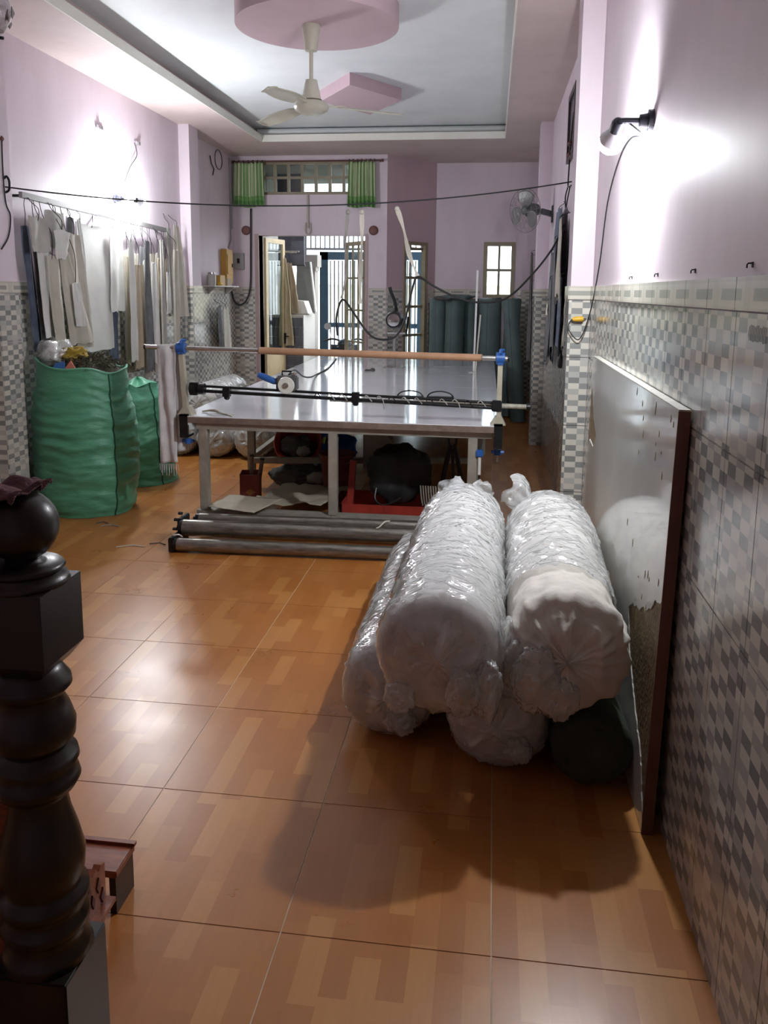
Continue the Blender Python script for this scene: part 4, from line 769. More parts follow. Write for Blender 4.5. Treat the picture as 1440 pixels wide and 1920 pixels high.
def crumple(pos, axis, size, seed, spread=0.55):
    """gathered tuft of film at the end of a roll"""
    q = Vector((0, 0, 1)).rotation_difference(Vector(axis).normalized()).to_matrix(); mb = MB(); sv = Vector((seed, seed * 2.3, 0))
    def f(u, v):
        a = 2 * PI * u; rr_ = size * (0.12 + spread * math.sin(min(1.0, v * 1.25) * PI * 0.62)) * (1 + 0.4 * noise.noise(Vector((math.cos(a) * 1.5, math.sin(a) * 1.5, v * 2)) + sv) + 0.12 * noise.noise(Vector((math.cos(a) * 5, math.sin(a) * 5, v * 4)) + sv))
        h = size * (v * 1.0 + 0.35 * noise.noise(Vector((math.cos(a) * 1.5, math.sin(a) * 1.5, v)) + sv * 2) * v)
        return Vector(pos) + q @ Vector((rr_ * math.cos(a), rr_ * math.sin(a), h))
    return mb.grid(40, 12, f, closed=True)
def fabric_roll(label, p0, p1, r, seed, core, film=True, amp=0.016, group='fabric rolls stacked by the board', tufts=(), bags=(), start=None, fold=0.0):
    p0, p1 = Vector(p0), Vector(p1); L = (p1 - p0).length
    t = thing('fabric_roll', label, 'fabric roll', (p0.x, p0.y, p0.z), group=group)
    q = Vector((0, 1, 0)).rotation_difference((p1 - p0).normalized()).to_euler(); t.rotation_euler = q
    roll_surface(L, r, seed, amp, -0.008, 120, 80, fold=fold).build('cloth', core, t, smooth='all')
    if film:
        roll_surface(L + 0.012, r, seed + 0.4, amp * 0.95, 0.010, 150, 130, crease=0.45, start=start).build('plastic_wrap', M['film'], t, smooth='all')
        for (pos, ax, sz, sd) in tufts: crumple(pos, ax, sz, sd).build('plastic_tuft', M['film'], t, smooth='all')
        for (pos, sz, sd) in bags: blob(sz[0], sz[1], sz[2], sd, 0.30, 44, 26, pos).build('loose_plastic', M['film'], t, smooth='all')
    return t
fab2 = mat('undyed_fabric_grey', (0.70, 0.68, 0.66), 0.9, c2=(0.58, 0.56, 0.545), vscale=5, bump=0.35, bscale=30)
fabric_roll('plastic wrapped white fabric roll lying on the floor, leftmost of the stack', (-0.375, 3.06, 0.20), (-0.365, 4.72, 0.20), 0.19, 1.0, fab2, bags=(((0.06, -0.04, -0.10), (0.06, 0.035, 0.05), 1),), tufts=(((0.0, 1.67, 0.05), (0, 1, 0.5), 0.08, 2),))
fabric_roll('plastic wrapped white fabric roll on the floor in the middle under the two upper rolls', (0.068, 2.90, 0.195), (0.062, 4.45, 0.195), 0.185, 2.0, fab2, bags=(((0.08, -0.04, -0.08), (0.05, 0.03, 0.05), 3),), tufts=(((0.0, 1.56, 0.12), (0, 1, 0.6), 0.10, 4),))
fabric_roll('dark green fabric roll on the floor between the white rolls and the leaning board', (0.418, 2.80, 0.163), (0.405, 4.30, 0.163), 0.152, 3.0, M['olive'], film=False, amp=0.012)
fabric_roll('big white fabric roll in clear plastic, upper left of the stack', (-0.147, 2.63, 0.575), (-0.122, 4.28, 0.575), 0.212, 4.0, fab2, amp=0.018, bags=(((0.085, -0.05, -0.10), (0.055, 0.04, 0.085), 5), ((0.17, -0.02, -0.10), (0.045, 0.05, 0.10), 9), ((-0.13, -0.02, -0.15), (0.05, 0.03, 0.05), 13)), tufts=(((-0.05, 1.64, 0.14), (-0.4, 0.5, 0.8), 0.10, 6), ((0.08, 1.64, 0.15), (0.4, 0.5, 0.6), 0.08, 7)))
t = fabric_roll('big white fabric roll with the plastic pulled back at its near end, upper right', (0.295, 2.72, 0.57), (0.335, 4.27, 0.57), 0.208, 5.0, M['fabric'], amp=0.018, start=0.34, fold=0.035, bags=(((-0.10, -0.05, -0.08), (0.075, 0.04, 0.12), 8), ((-0.02, -0.055, -0.14), (0.06, 0.035, 0.07), 11), ((-0.19, 0.06, -0.03), (0.05, 0.10, 0.11), 15)), tufts=(((-0.10, 1.53, 0.15), (-0.9, 0.4, 0.35), 0.13, 10),))
# ================================================================ LEANING BOARD
t = thing('leaning_board', 'old white laminate board with peeled corners leaning on the right wall tiles', 'board', (0.560, 2.60, 0.0)); LEAN = math.radians(1.15); t.rotation_euler = (0, LEAN, 0)
BL, BH = 2.20, 1.46
MB().box((0.005, 0.0, 0.004), (0.034, BL, BH)).build('board_core', M['ply'], t)
def lerp_tab(tab, y):
    for (a, za), (b, zb) in zip(tab, tab[1:]):
        if a <= y <= b: return za + (zb - za) * (y - a) / (b - a)
    return tab[-1][1]
up_near = [(0.0, 0.83), (0.10, 0.79), (0.22, 0.715), (0.42, 0.65), (0.52, 0.62), (0.555, 0.60)]; lo_near = [(0.0, 0.02), (0.05, 0.10), (0.10, 0.20), (0.24, 0.29), (0.36, 0.37), (0.48, 0.46), (0.555, 0.60)]
lo_far = [(BL - 0.37, 1.06), (BL - 0.28, 0.98), (BL - 0.10, 0.99), (BL, 0.92)]; up_far = [(BL - 0.37, 1.06), (BL - 0.20, 1.13), (BL - 0.10, 1.25), (BL, 1.33)]
mb = MB(); ny = 220
for k in range(ny):       # laminate sheet cut away where it has peeled off
    y0, y1 = BL * k / ny, BL * (k + 1) / ny; y = (y0 + y1) / 2
    jit = lambda s_, q: 0.022 * noise.noise(Vector((q * 16, s_, 0))) + 0.010 * noise.noise(Vector((q * 60, s_, 3)))
    one = lambda z: (z, z)
    if y < 0.55: cuts = [(one(0.004), tuple(max(0.006, lerp_tab(lo_near, q) + jit(1, q)) for q in (y0, y1))), (tuple(lerp_tab(up_near, q) + jit(2, q) for q in (y0, y1)), one(BH))]
    elif y > BL - 0.365: cuts = [(one(0.004), tuple(lerp_tab(lo_far, max(q, BL - 0.37)) + jit(3, q) for q in (y0, y1))), (tuple(lerp_tab(up_far, max(q, BL - 0.37)) + jit(4, q) for q in (y0, y1)), one(BH))]
    else: cuts = [(one(0.004), one(BH))]
    for zl, zu in cuts: mb.prism([(0.0, y0, zl[0]), (0.0, y1, zl[1]), (0.0, y1, zu[1]), (0.0, y0, zu[0])], (0.0046, 0, 0))
bmesh.ops.remove_doubles(mb.bm, verts=mb.bm.verts, dist=1e-5)
mb.build('laminate_face', mat('aged_laminate', (0.62, 0.61, 0.58), 0.10, c2=(0.54, 0.52, 0.48), vscale=2.0, coat=0.3, lo=0.25, hi=0.65), t)
MB().box((-0.002, -0.006, 0.0), (0.036, 0.0, BH)).build('near_edge_strip', M['brown'], t); MB().box((0.0, 0.0, BH), (0.036, BL, BH + 0.004)).build('top_edge_strip', mat('pale_edge', (0.50, 0.48, 0.43), 0.6, var=0.3, vscale=20), t)
random.seed(12)
for k in range(26):
    y = random.choice([random.uniform(0.05, 0.35), random.uniform(0.3, 0.75)]); z = random.choice([random.uniform(0.66, 0.95), random.uniform(1.2, 1.42)]); l = random.uniform(0.004, 0.02)
    MB().prism([(-0.0012, y, z), (-0.0012, y + 0.006, z + l * 0.4), (-0.0012, y + 0.002, z + l * 1.6), (-0.0012, y - 0.005, z + l)], (0.001, 0, 0)).build('chip', M['ply'], t)

# ================================================================ GREEN SACKS
def sack(label, cx, cy, h, prof, sx, sy, seed, open_top):
    t = thing('green_sack', label, 'sack', (cx, cy, 0), group='green woven sacks'); sv = Vector((seed * 4, seed, 0)); n, m_ = 120, 110
    def rad(v):
        for (a, ra), (b, rb) in zip(prof, prof[1:]):
            if a <= v <= b: return ra + (rb - ra) * ease((v - a) / (b - a))
        return prof[-1][1]
    def f(u, v):
        a = 2 * PI * u; x, y = math.cos(a), math.sin(a); r = rad(v); z = h * v
        cz = noise.noise(Vector((x * 1.2, y * 1.2, z * 14 + 2.0 * noise.noise(Vector((x, y, z * 2)) + sv))) + sv); cb = noise.noise(Vector((x * 0.9, y * 0.9, z * 1.8)) + sv)
        r *= 1 + 0.05 * cb; r += (0.02 * cz + 0.007 * noise.noise(Vector((x * 5, y * 5, z * 30)) + sv)) * min(1, 4 * (1 - v) + 0.3)
        z += (0.05 * noise.noise(Vector((x * 1.5, y * 1.5, 7)) + sv) - 0.05 * x * (seed < 1.5)) * ease(v)
        return Vector((x * r * sx, y * r * sy, max(0.002, z)))
    MB().grid(n, m_, f, closed=True).build('cloth', M['greensack'], t, smooth='all')
    b = MB(); b.bm.faces.new([b.bm.verts.new(f(k / n, 0)) for k in range(n)][::-1]); b.build('bottom', M['greensack'], t)
    for us in (0.91, 0.45): MB().tube([f(us, k / 50) * 1.0 + Vector((0.004 * math.cos(2 * PI * us), 0.004 * math.sin(2 * PI * us), 0)) for k in range(51)], 0.006, 6).build('seam', M['seam'], t)
    if open_top: MB().tube([f(k / 60, 1.0) for k in range(61)], 0.011, 6).build('hem', M['greensack'], t)
    else:
        def cap(u, v): p = f(u, 1.0); w_ = 1 - v; return Vector((p.x * w_, p.y * w_, p.z + 0.05 * v + 0.02 * noise.noise(Vector((p.x * 9, p.y * 9, v * 3)))))
        MB().grid(n, 10, cap, closed=True).build('gathered_top', M['greensack'], t, smooth='all')
    return t, f
SX, SY = -3.30, 6.22
s1, f1 = sack('big open green woven sack stuffed with scraps beside the left wall', SX, SY, 1.21, [(0, 0.36), (0.06, 0.395), (0.35, 0.415), (0.62, 0.405), (0.85, 0.365), (1.0, 0.355)], 1.0, 0.92, 1.0, True)
s2, f2 = sack('closed green woven sack standing behind the bigger open one', -3.33, 7.30, 0.93, [(0, 0.36), (0.08, 0.34), (0.45, 0.31), (0.8, 0.26), (1.0, 0.19)], 1.0, 1.0, 2.0, False)
random.seed(21)
def mound(u, v): r = 0.335 * v; a = 2 * PI * u; return Vector((r * math.cos(a), r * 0.88 * math.sin(a), 1.12 + 0.10 * (1 - v * v) + 0.03 * noise.noise(Vector((r * 12 * math.cos(a), r * 12 * math.sin(a), 0)))))
o = MB().grid(48, 14, mound, closed=True).build('scrap_filling', M['straw'], None, smooth='all', loc=(SX, SY, 0.03)); tag(o, 'dark cloth scraps filling the mouth of the open green sack', 'scraps', kind='stuff')
mb = MB()
for k in range(520):
    r = 0.31 * math.sqrt(random.random()); a = random.random() * 2 * PI; x, y = r * math.cos(a), r * 0.88 * math.sin(a)
    if x < -0.12: continue
    z = 1.13 + 0.11 * (1 - (r / 0.36) ** 2); d = Vector((random.uniform(-1, 1), random.uniform(-1, 1), random.uniform(-0.1, 0.9))) * 0.06
    mb.tube([Vector((x, y, z)), Vector((x, y, z)) + d * 0.5 + Vector((0, 0, 0.012)), Vector((x, y, z)) + d], random.uniform(0.002, 0.005), 4)
o = mb.build('thread_scraps', M['straw'], None, loc=(SX, SY, 0.03)); tag(o, 'tangle of dark thread ends bristling from the open green sack', 'thread scraps', kind='stuff')
t = thing('plastic_bag', 'crumpled clear plastic bag in the left of the open green sack', 'plastic bag', (SX - 0.19, SY - 0.06, 1.26))
blob(0.155, 0.15, 0.14, 3, 0.3).build('film', M['film'], t, smooth='all'); blob(0.11, 0.11, 0.10, 4, 0.3).build('stuffing', mat('white_scraps', (0.66, 0.66, 0.62), 0.9, var=0.25), t, smooth='all')
t = thing('cloth_scrap', 'mustard yellow cloth scrap on top of the open green sack', 'cloth scrap', (SX - 0.05, SY - 0.06, 1.29)); blob(0.10, 0.09, 0.06, 7, 0.45).build('cloth', M['mustard'], t, smooth='all')
t = thing('cloth_scrap', 'small salmon cloth scrap at the front rim of the green sack', 'cloth scrap', (SX + 0.05, SY - 0.29, 1.215)); MB().prism([(-0.05, 0, -0.02), (0.05, 0.0, -0.03), (0.0, 0.01, 0.045)], (0, 0.012, 0)).build('cloth', M['pinkc'], t)
t = thing('cloth_scrap', 'small blue cloth scrap at the front rim of the green sack', 'cloth scrap', (SX - 0.05, SY - 0.285, 1.22)); MB().prism([(-0.05, 0, -0.02), (0.05, 0.0, -0.02), (0.04, 0.01, 0.03), (-0.03, 0.01, 0.02)], (0, 0.012, 0)).build('cloth', M['blueprint'], t)

# ================================================================ HANGING PATTERN PIECES
HC = {}
def hang(label, top, bot, x, m, wave=0.012, waves=2.0, seed=0.0, group=None, cat='pattern piece', name='pattern_piece', hook=None, ragged_=0.0, ax='y', taper=0.0, thick=0.004):
    """sheet hanging from top = (a0, a1, z) to bot = (a0, a1, z); ax = wall direction it runs along"""
    (a0, a1, zt), (b0, b1, zb) = top, bot
    if x < -3 and a1 < 10: x -= 0.055; a0, a1, b0, b1 = (q_ * 1.016 for q_ in (a0, a1, b0, b1))
    c = (a0 + a1) / 2
    t = thing(name, label, cat, (x, c, zt) if ax == 'y' else (c, x, zt), group=group)
    def f(u, v):
        e0, e1 = a0 + (b0 - a0) * v, a1 + (b1 - a1) * v; a = e0 + (e1 - e0) * u - c; a += 0.018 * noise.noise(Vector((u * 2, v * 4, seed))) + taper * (0.5 - u) * (e1 - e0) * (1 - v) ** 3
        z = (zb - zt) * v + (ragged_ * noise.noise(Vector((u * 6, seed, 1))) if v > 0.9 else 0) + (0.02 * noise.noise(Vector((u * 3, seed, 4))) if v < 0.1 else 0)
        w = wave * math.sin(2 * PI * waves * u + seed + 1.5 * v) * (0.25 + 0.75 * v) + 0.6 * wave * noise.noise(Vector((u * 2.5, v * 2.5, seed)))
        return Vector((w, a, z)) if ax == 'y' else Vector((a, w, z))
    MB().grid(14, 18, f, thick).build('sheet', m, t, smooth=True)
    if hook is not None:
        hx, hz = hook; dz = hz - zt
        p = [(0, 0, -0.03), (0.004, 0.01, dz * 0.35), ((hx - x) * 0.6, -0.012, dz * 0.7), (hx - x, 0, dz), (hx - x - 0.012, 0.0, dz + 0.012)]
        if ax != 'y': p = [(b, a, c_) for a, b, c_ in p]
        MB().tube(spline(p, 4), 0.003, 5).build('hook', M['iron'], t)
    return t
RZ = lambda y: 2.53 - (y - 5.91) * 0.0214
t = thing('hanging_rod', 'long dark steel rod along the left wall carrying the pattern pieces', 'rod', (-3.635, 7.42, 0)); MB().bar((0, -1.40, RZ(5.9)), (0, 1.42, RZ(8.72)), 0.03, 0.045).build('rod', mat('rod_grey', (0.20, 0.19, 0.19), 0.4, 0.5), t)
for y in (-1.34, 0.0, 1.36): MB().bar((-0.1, y, RZ(7.3 + y)), (0.0, y, RZ(7.3 + y)), 0.02, 0.02).build('bracket', M['iron'], t)
GN = 'pattern pieces at the near end of the rack'; GF = 'pattern pieces at the far end of the rack'
def hk(y): return (-3.635, RZ(y) + 0.01)
P = [  # label, top, bottom, x, material
 ('grey square card at the near end of the left rack', (5.88, 6.15, 2.37), (5.90, 6.17, 2.10), -3.50, 'card2'),
 ('long slate blue piece at the near end of the left rack', (5.93, 6.05, 2.30), (6.02, 6.16, 1.30), -3.60, 'navy'),
 ('dark slate piece behind the ragged cream one on the left rack', (6.02, 6.14, 2.12), (6.10, 6.22, 1.30), -3.565, 'dark_card'),
 ('ragged edged cream piece second from the near end of the left rack', (6.00, 6.18, 2.20), (6.06, 6.24, 1.42), -3.52, 'card4'),
 ('long cream piece with a square notch near the sack mouth', (6.06, 6.28, 2.08), (6.14, 6.34, 1.36), -3.49, 'card'),
 ('small white curved piece hung high on the left rack', (6.17, 6.42, 2.28), (6.20, 6.36, 2.06), -3.47, 'card4'),
 ('grey square card with a hook hole on the left rack', (6.20, 6.48, 2.44), (6.20, 6.48, 2.15), -3.545, 'card2'),
 ('long tapering cream trouser pattern on the left rack', (6.27, 6.46, 2.12), (6.40, 6.82, 1.34), -3.50, 'card'),
 ('short white strip pattern in front of the cream trouser pattern', (6.42, 6.56, 1.86), (6.46, 6.62, 1.50), -3.475, 'card4'),
 ('slate coloured narrow piece in the near half of the left rack', (6.54, 6.66, 2.42), (6.56, 6.68, 1.90), -3.56, 'dark_card'),
 ('broad cream jacket pattern in the near half of the left rack', (6.46, 6.74, 2.28), (6.58, 6.86, 1.30), -3.53, 'card'),
 ('very narrow pale strip beside the broad cream jacket pattern', (6.72, 6.78, 2.42), (6.78, 6.86, 1.60), -3.55, 'card4'),
 ('widest pale blue grey pattern sheet in the middle of the left rack', (6.78, 7.40, 2.40), (6.78, 7.42, 1.24), -3.61, 'card4'),
 ('pale sheet right of the widest one on the left rack', (7.36, 7.62, 2.38), (7.34, 7.60, 1.60), -3.575, 'card4'),
 ('black piece low between the two pattern clusters', (7.36, 7.56, 1.68), (7.34, 7.52, 1.12), -3.62, 'navy'),
]
for k, (lab, a, b, x, mm) in enumerate(P): hang(lab, a, b, x, M[mm], 0.010, 1.0 + (k % 3) * 0.5, k * 1.7, GN, hook=hk((a[0] + a[1]) / 2), ragged_=0.02, taper=0.25 if k in (4, 7, 10) else 0.0)
random.seed(33)
FP = [('card4', 'white narrow'), ('card3', 'tan narrow'), ('card', 'cream long'), ('card3', 'broad tan'), ('card', 'cream folded'), ('dark_card', 'dark grey'), ('card2', 'grey striped'), ('dark_card', 'charcoal'), ('card4', 'white'), ('card', 'broad cream'), ('card2', 'pale grey'), ('card3', 'tan curved'), ('card', 'cream tapering'), ('card4', 'white short'), ('card3', 'tan short'), ('card', 'cream hooked')]
ords = ['first', 'second', 'third', 'fourth', 'fifth', 'sixth', 'seventh', 'eighth', 'ninth', 'tenth', 'eleventh', 'twelfth', 'thirteenth', 'fourteenth', 'fifteenth', 'last']
for k, (mm, d) in enumerate(FP):
    y = 7.60 + 1.12 * k / 15; w_ = random.uniform(0.08, 0.17) if 'broad' not in d else 0.24; zt = 2.30 - 0.06 * ((k * 3) % 5) + random.uniform(-0.06, 0.04); zb = random.uniform(0.88, 1.15) if 'short' not in d else 1.55
    hang('%s pattern piece, %s of the far cluster counted from the near side' % (d, ords[k]), (y - w_ / 2, y + w_ / 2, zt), (y - w_ / 2 - 0.03, y + w_ / 2 + 0.02, zb), -3.48 - 0.03 * ((k * 7) % 5), M[mm], 0.011, 1.2 + (k % 4) * 0.6, k * 2.3 + 1, GF, hook=hk(y), ragged_=0.03, taper=0.2)
hang('large cream sleeve pattern hung high on a nail beside the far pilaster', (8.92, 9.22, 2.55), (9.00, 9.36, 1.50), -3.60, M['card'], 0.012, 1.5, 3.3, 'pattern pieces on nails', hook=(-3.74, 2.66), taper=0.5)
hang('narrow grey pattern hung on a nail left of the large sleeve pattern', (8.86, 8.98, 2.50), (8.90, 9.02, 1.60), -3.635, M['card2'], 0.01, 1.0, 5.3, 'pattern pieces on nails', hook=(-3.74, 2.66))
hang('cream pattern hanging on the tiled wall beyond the far left pilaster', (11.05, 11.30, 1.58), (11.05, 11.45, 0.98), -3.74, M['card'], 0.012, 1.5, 6.3, 'pattern pieces beyond the pilaster', hook=(-3.81, 1.66), taper=0.4)
hang('dark pattern hanging on the tiled wall beyond the far left pilaster', (10.80, 11.02, 1.60), (10.85, 11.10, 1.0), -3.74, M['dark_card'], 0.015, 1.5, 7.3, 'pattern pieces beyond the pilaster', hook=(-3.81, 1.68), taper=0.4)
# right wall bundles
GR = 'scraps hanging on the right wall'
random.seed(44)
RP = [('blue grey broad torn cloth', (7.35, 8.25, 2.58), (7.7, 8.2, 1.62), 0.585, 'slateblue'), ('pale strip', (8.05, 8.45, 2.45), (8.3, 8.7, 1.30), 0.60, 'card2'), ('long navy strip', (7.2, 7.45, 2.45), (7.6, 7.9, 1.22), 0.56, 'slateblue'),
      ('charcoal strip', (7.5, 7.7, 2.30), (7.5, 7.75, 1.30), 0.545, 'dark_card'), ('thin charcoal strip', (7.9, 8.05, 2.2), (8.15, 8.35, 1.15), 0.55, 'dark_card'), ('navy jagged piece', (7.0, 7.4, 1.95), (7.1, 7.5, 1.35), 0.575, 'slateblue'),
      ('beige jagged sheet', (6.60, 7.20, 2.42), (6.72, 7.10, 1.76), 0.53, 'card'), ('cream pointed sheet', (6.70, 6.95, 1.80), (6.95, 7.25, 1.36), 0.60, 'card'), ('black folded strip', (7.65, 7.9, 1.95), (7.75, 7.95, 1.20), 0.53, 'dark_card'), ('white knotted rag', (7.72, 7.86, 1.74), (7.74, 7.9, 1.60), 0.515, 'rope')]
for k, (d, a, b, x, mm) in enumerate(RP):
    ex = 0.0 if k in (6, 7, 9) else 0.13; a = (a[0] - ex, a[1] + ex, a[2]); b = (b[0] - ex * 0.7, b[1] + ex * 0.7, b[2]); hang('%s in the bundle hanging on the wall below the fan' % d, a, b, x, M[mm], 0.012, 1.5 + (k % 3), k * 1.9, GR, 'cloth scrap', 'cloth_scrap', hook=(XR - 0.004, a[2] + 0.06), ragged_=0.10, taper=0.5)
t = thing('extension_cord', 'black cord with a plug hanging on the wall before the scrap bundle', 'cord', (0.60, 6.75, 0)); MB().tube(spline([(0, -0.35, 2.45), (0.0, 0.0, 2.25), (0, 0.2, 1.9), (0, 0.32, 1.6), (0, 0.35, 1.3)], 6), 0.009, 6).build('cord', M['string'], t, smooth='all'); MB().tube([(0, 0.35, 1.30), (0, 0.35, 1.28), (0, 0.36, 1.20), (0, 0.36, 1.18)], [0.01, 0.024, 0.028, 0.015], 10).build('plug', M['black'], t, smooth=True)
RP2 = [('dark grey', 10.15, 2.30, 1.0, 'charcoal', .46), ('grey', 10.32, 2.25, 1.15, 'greyrag', .47), ('black', 10.5, 2.05, 0.95, 'charcoal', .48), ('pale', 10.62, 1.95, 1.2, 'card', .49), ('slate', 10.75, 2.12, 1.0, 'dark_card', .5)]
for k, (d, y, zt, zb, mm, x) in enumerate(RP2): hang('%s cloth strip in the far bundle beyond the second pilaster' % d, (y - 0.08, y + 0.08, zt), (y - 0.02, y + 0.2, zb), x, M[mm], 0.02, 1.5, k * 2.1, 'scraps beyond the second pilaster', 'cloth scrap', 'cloth_scrap', hook=(XR - 0.004, zt + 0.06), ragged_=0.12, taper=0.5)
# dark frame on the right wall
t = thing('picture_frame', 'dark tall picture frame on the right wall above the scrap bundle', 'picture frame', (XR, 7.25, 3.22)); 
MB().box((-0.03, -0.30, -0.28), (0, -0.25, 0.28)).box((-0.03, 0.25, -0.28), (0, 0.30, 0.28)).box((-0.03, -0.25, -0.28), (0, 0.25, -0.23)).box((-0.03, -0.25, 0.23), (0, 0.25, 0.28)).build('frame', mat('dark_frame', (0.05, 0.03, 0.035), 0.4), t); MB().box((-0.012, -0.25, -0.23), (-0.002, 0.25, 0.23)).build('panel', mat('frame_panel', (0.18, 0.15, 0.20), 0.25, var=0.3), t)

# ================================================================ STANDING ROLLS IN THE ALCOVE
GS = 'dark fabric rolls standing in the alcove'
for k, (x, y, r, h, rx, ry, lab) in enumerate(((-0.80, 12.34, 0.135, 1.70, 0.03, 0.0, 'dark teal fabric roll standing leftmost in the alcove by the narrow door'), (-0.56, 12.16, 0.145, 1.71, 0.02, 0.01, 'dark teal fabric roll standing second from the left in the alcove'),
        (-0.30, 12.30, 0.125, 1.70, 0.03, -0.01, 'dark teal fabric roll standing third from the left in the alcove'), (-0.02, 12.08, 0.16, 1.72, 0.02, 0.0, 'widest dark teal fabric roll standing under the small alcove window'),
        (0.26, 12.05, 0.115, 1.72, 0.03, 0.03, 'slim dark teal fabric roll standing right of the widest one'), (0.42, 11.55, 0.11, 1.73, -0.02, -0.10, 'dark teal fabric roll leaning at the right end of the row'))):
    t = thing('standing_roll', lab, 'fabric roll', (x, y, 0.003), group=GS); t.rotation_euler = (-rx, ry, 0)
    def f(u, v, r=r, h=h, k=k): a = 2 * PI * u; rr_ = r * (1 + 0.05 * noise.noise(Vector((math.cos(a), math.sin(a), v * 2 + k * 5))) + 0.02 * math.sin(3 * a + k)); return Vector((rr_ * math.cos(a), rr_ * math.sin(a), h * v + 0.012 * math.sin(a * 2 + k) * v + 0.01))
    mb = MB().grid(40, 16, f, closed=True); mb.bm.faces.new(mb.R[0][::-1]); mb.bm.faces.new(mb.R[-1]); mb.build('cloth', M['teal'], t, smooth=True)
    MB().lathe([(0.02, h - 0.02), (0.03, h - 0.02), (0.03, h + 0.03), (0.02, h + 0.03)], 16).build('core_tube', M['kraft'], t)
    a0 = 4.4; MB().tube([f(a0 / (2 * PI), j / 12) for j in range(13)], 0.006, 6).build('cloth_edge', M['teal'], t)
t = thing('folded_cloth', 'crumpled dark cloth draped over the tops of the alcove rolls', 'cloth', (-0.52, 12.02, 1.745)); blob(0.22, 0.09, 0.035, 9, 0.4, 40, 14).build('cloth', M['teal'], t, smooth='all'); blob(0.12, 0.06, 0.03, 12, 0.4, 24, 10, (-0.2, -0.02, -0.02)).build('fold', M['charcoal'], t, smooth='all')

# ================================================================ WALL FAN
t = thing('wall_fan', 'grey three blade wall fan on the right wall near the alcove', 'fan', (XR, 9.35, 2.68))
MB().box((-0.02, -0.05, -0.09), (0.0, 0.05, 0.09)).build('wall_plate', M['fan_dark'], t, bevel=0.004); MB().bar((-0.01, 0, 0.0), (-0.13, -0.03, 0.03), 0.05, 0.06).build('arm', M['fan_dark'], t)
hub = Vector((-0.30, -0.10, 0.03)); ax = Vector((-0.72, -0.66, -0.12)).normalized(); q = Vector((0, 0, 1)).rotation_difference(ax).to_matrix()
def ftube(pr, n=28): 
    return MB().tube([hub + ax * h for r, h in pr], [r for r, h in pr], n)
ftube([(0.03, -0.17), (0.065, -0.16), (0.075, -0.10), (0.07, -0.03), (0.04, -0.015)]).build('motor', M['fan_dark'], t, smooth=True); ftube([(0.045, -0.005), (0.045, 0.03), (0.03, 0.045), (0.01, 0.05)]).build('hub', M['fan_dark'], t, smooth=True)
for k in range(3):
    a0 = 2 * PI * k / 3 + 0.55
    def bf(u, v): 
        a = a0 + (u - 0.5) * (1.0 + 0.35 * math.sin(PI * v)); r = 0.04 + 0.18 * v * (1 - 0.12 * (2 * u - 1) ** 2); return hub + q @ Vector((r * math.cos(a), r * math.sin(a), 0.02 + 0.045 * (u - 0.5)))
    MB().grid(12, 8, bf, 0.003).build('blade', M['blade_grey'], t, smooth='all')
wirem = mat('guard_wire', (0.25, 0.24, 0.25), 0.35, 0.6)
for zc, s in ((0.075, 1), (-0.045, 1)):
    for rr_ in (0.06, 0.13, 0.19, 0.235):
        z = zc * (1 - (rr_ / 0.25) ** 2) if rr_ < 0.23 else 0.015; MB().tube([hub + q @ Vector((rr_ * math.cos(2 * PI * k / 40), rr_ * math.sin(2 * PI * k / 40), z)) for k in range(41)], 0.0013 if rr_ < 0.23 else 0.003, 5, cap=False).build('guard_ring', wirem, t)
    for k in range(16):
        a = 2 * PI * k / 16; MB().tube([hub + q @ Vector((rr_ * math.cos(a), rr_ * math.sin(a), zc * (1 - (rr_ / 0.25) ** 2) if rr_ < 0.23 else 0.015)) for rr_ in (0.05, 0.12, 0.18, 0.235)], 0.0015, 4).build('guard_wire', wirem, t)

# ================================================================ NEWEL POST, TOWEL, BENCH
t = thing('newel_post', 'dark turned wooden newel post with a ball top at the left edge', 'post', (-0.947, 1.5, 0))
MB().lathe([(0.004, 1.411)] + [(0.074 * math.sin(a * PI / 14), 1.336 + 0.074 * math.cos(a * PI / 14)) for a in range(1, 13)] + [(0.036, 1.268)], 40).build('ball', M['wood'], t, smooth='all')
MB().lathe([(0.034, 1.275), (0.036, 1.262), (0.05, 1.258), (0.075, 1.256), (0.082, 1.248), (0.075, 1.240), (0.07, 1.236), (0.086, 1.228), (0.09, 1.218), (0.085, 1.212)], 40).build('collar', M['wood'], t, smooth='all')
b = 0.08; mb = MB()
for z0, z1, w0, w1 in ((1.06, 1.215, b, b), (1.03, 1.06, b * 0.72, b)):
    A = [mb.bm.verts.new((x * w0, y * w0, z0)) for x, y in ((-1, -1), (1, -1), (1, 1), (-1, 1))]; B = [mb.bm.verts.new((x * w1, y * w1, z1)) for x, y in ((-1, -1), (1, -1), (1, 1), (-1, 1))]
    for k in range(4): mb.bm.faces.new((A[k], A[(k + 1) % 4], B[(k + 1) % 4], B[k]))
    mb.bm.faces.new(A[::-1]); mb.bm.faces.new(B)
mb.build('upper_block', M['wood'], t)
prof = [(0.06, 1.035), (0.066, 1.02), (0.08, 1.0), (0.082, 0.985), (0.07, 0.972), (0.062, 0.962), (0.075, 0.935), (0.086, 0.90), (0.084, 0.87), (0.066, 0.848), (0.064, 0.842), (0.086, 0.830), (0.089, 0.815), (0.076, 0.796), (0.086, 0.785), (0.090, 0.770), (0.080, 0.752), (0.062, 0.742), (0.060, 0.73),
        (0.066, 0.69), (0.080, 0.64), (0.091, 0.59), (0.088, 0.55), (0.078, 0.525), (0.080, 0.515), (0.094, 0.505), (0.096, 0.49), (0.084, 0.475), (0.083, 0.455), (0.092, 0.445), (0.094, 0.43), (0.082, 0.415), (0.080, 0.39), (0.092, 0.372), (0.098, 0.355)]
MB().lathe(prof, 44).build('turned_shaft', M['wood'], t, smooth='all')
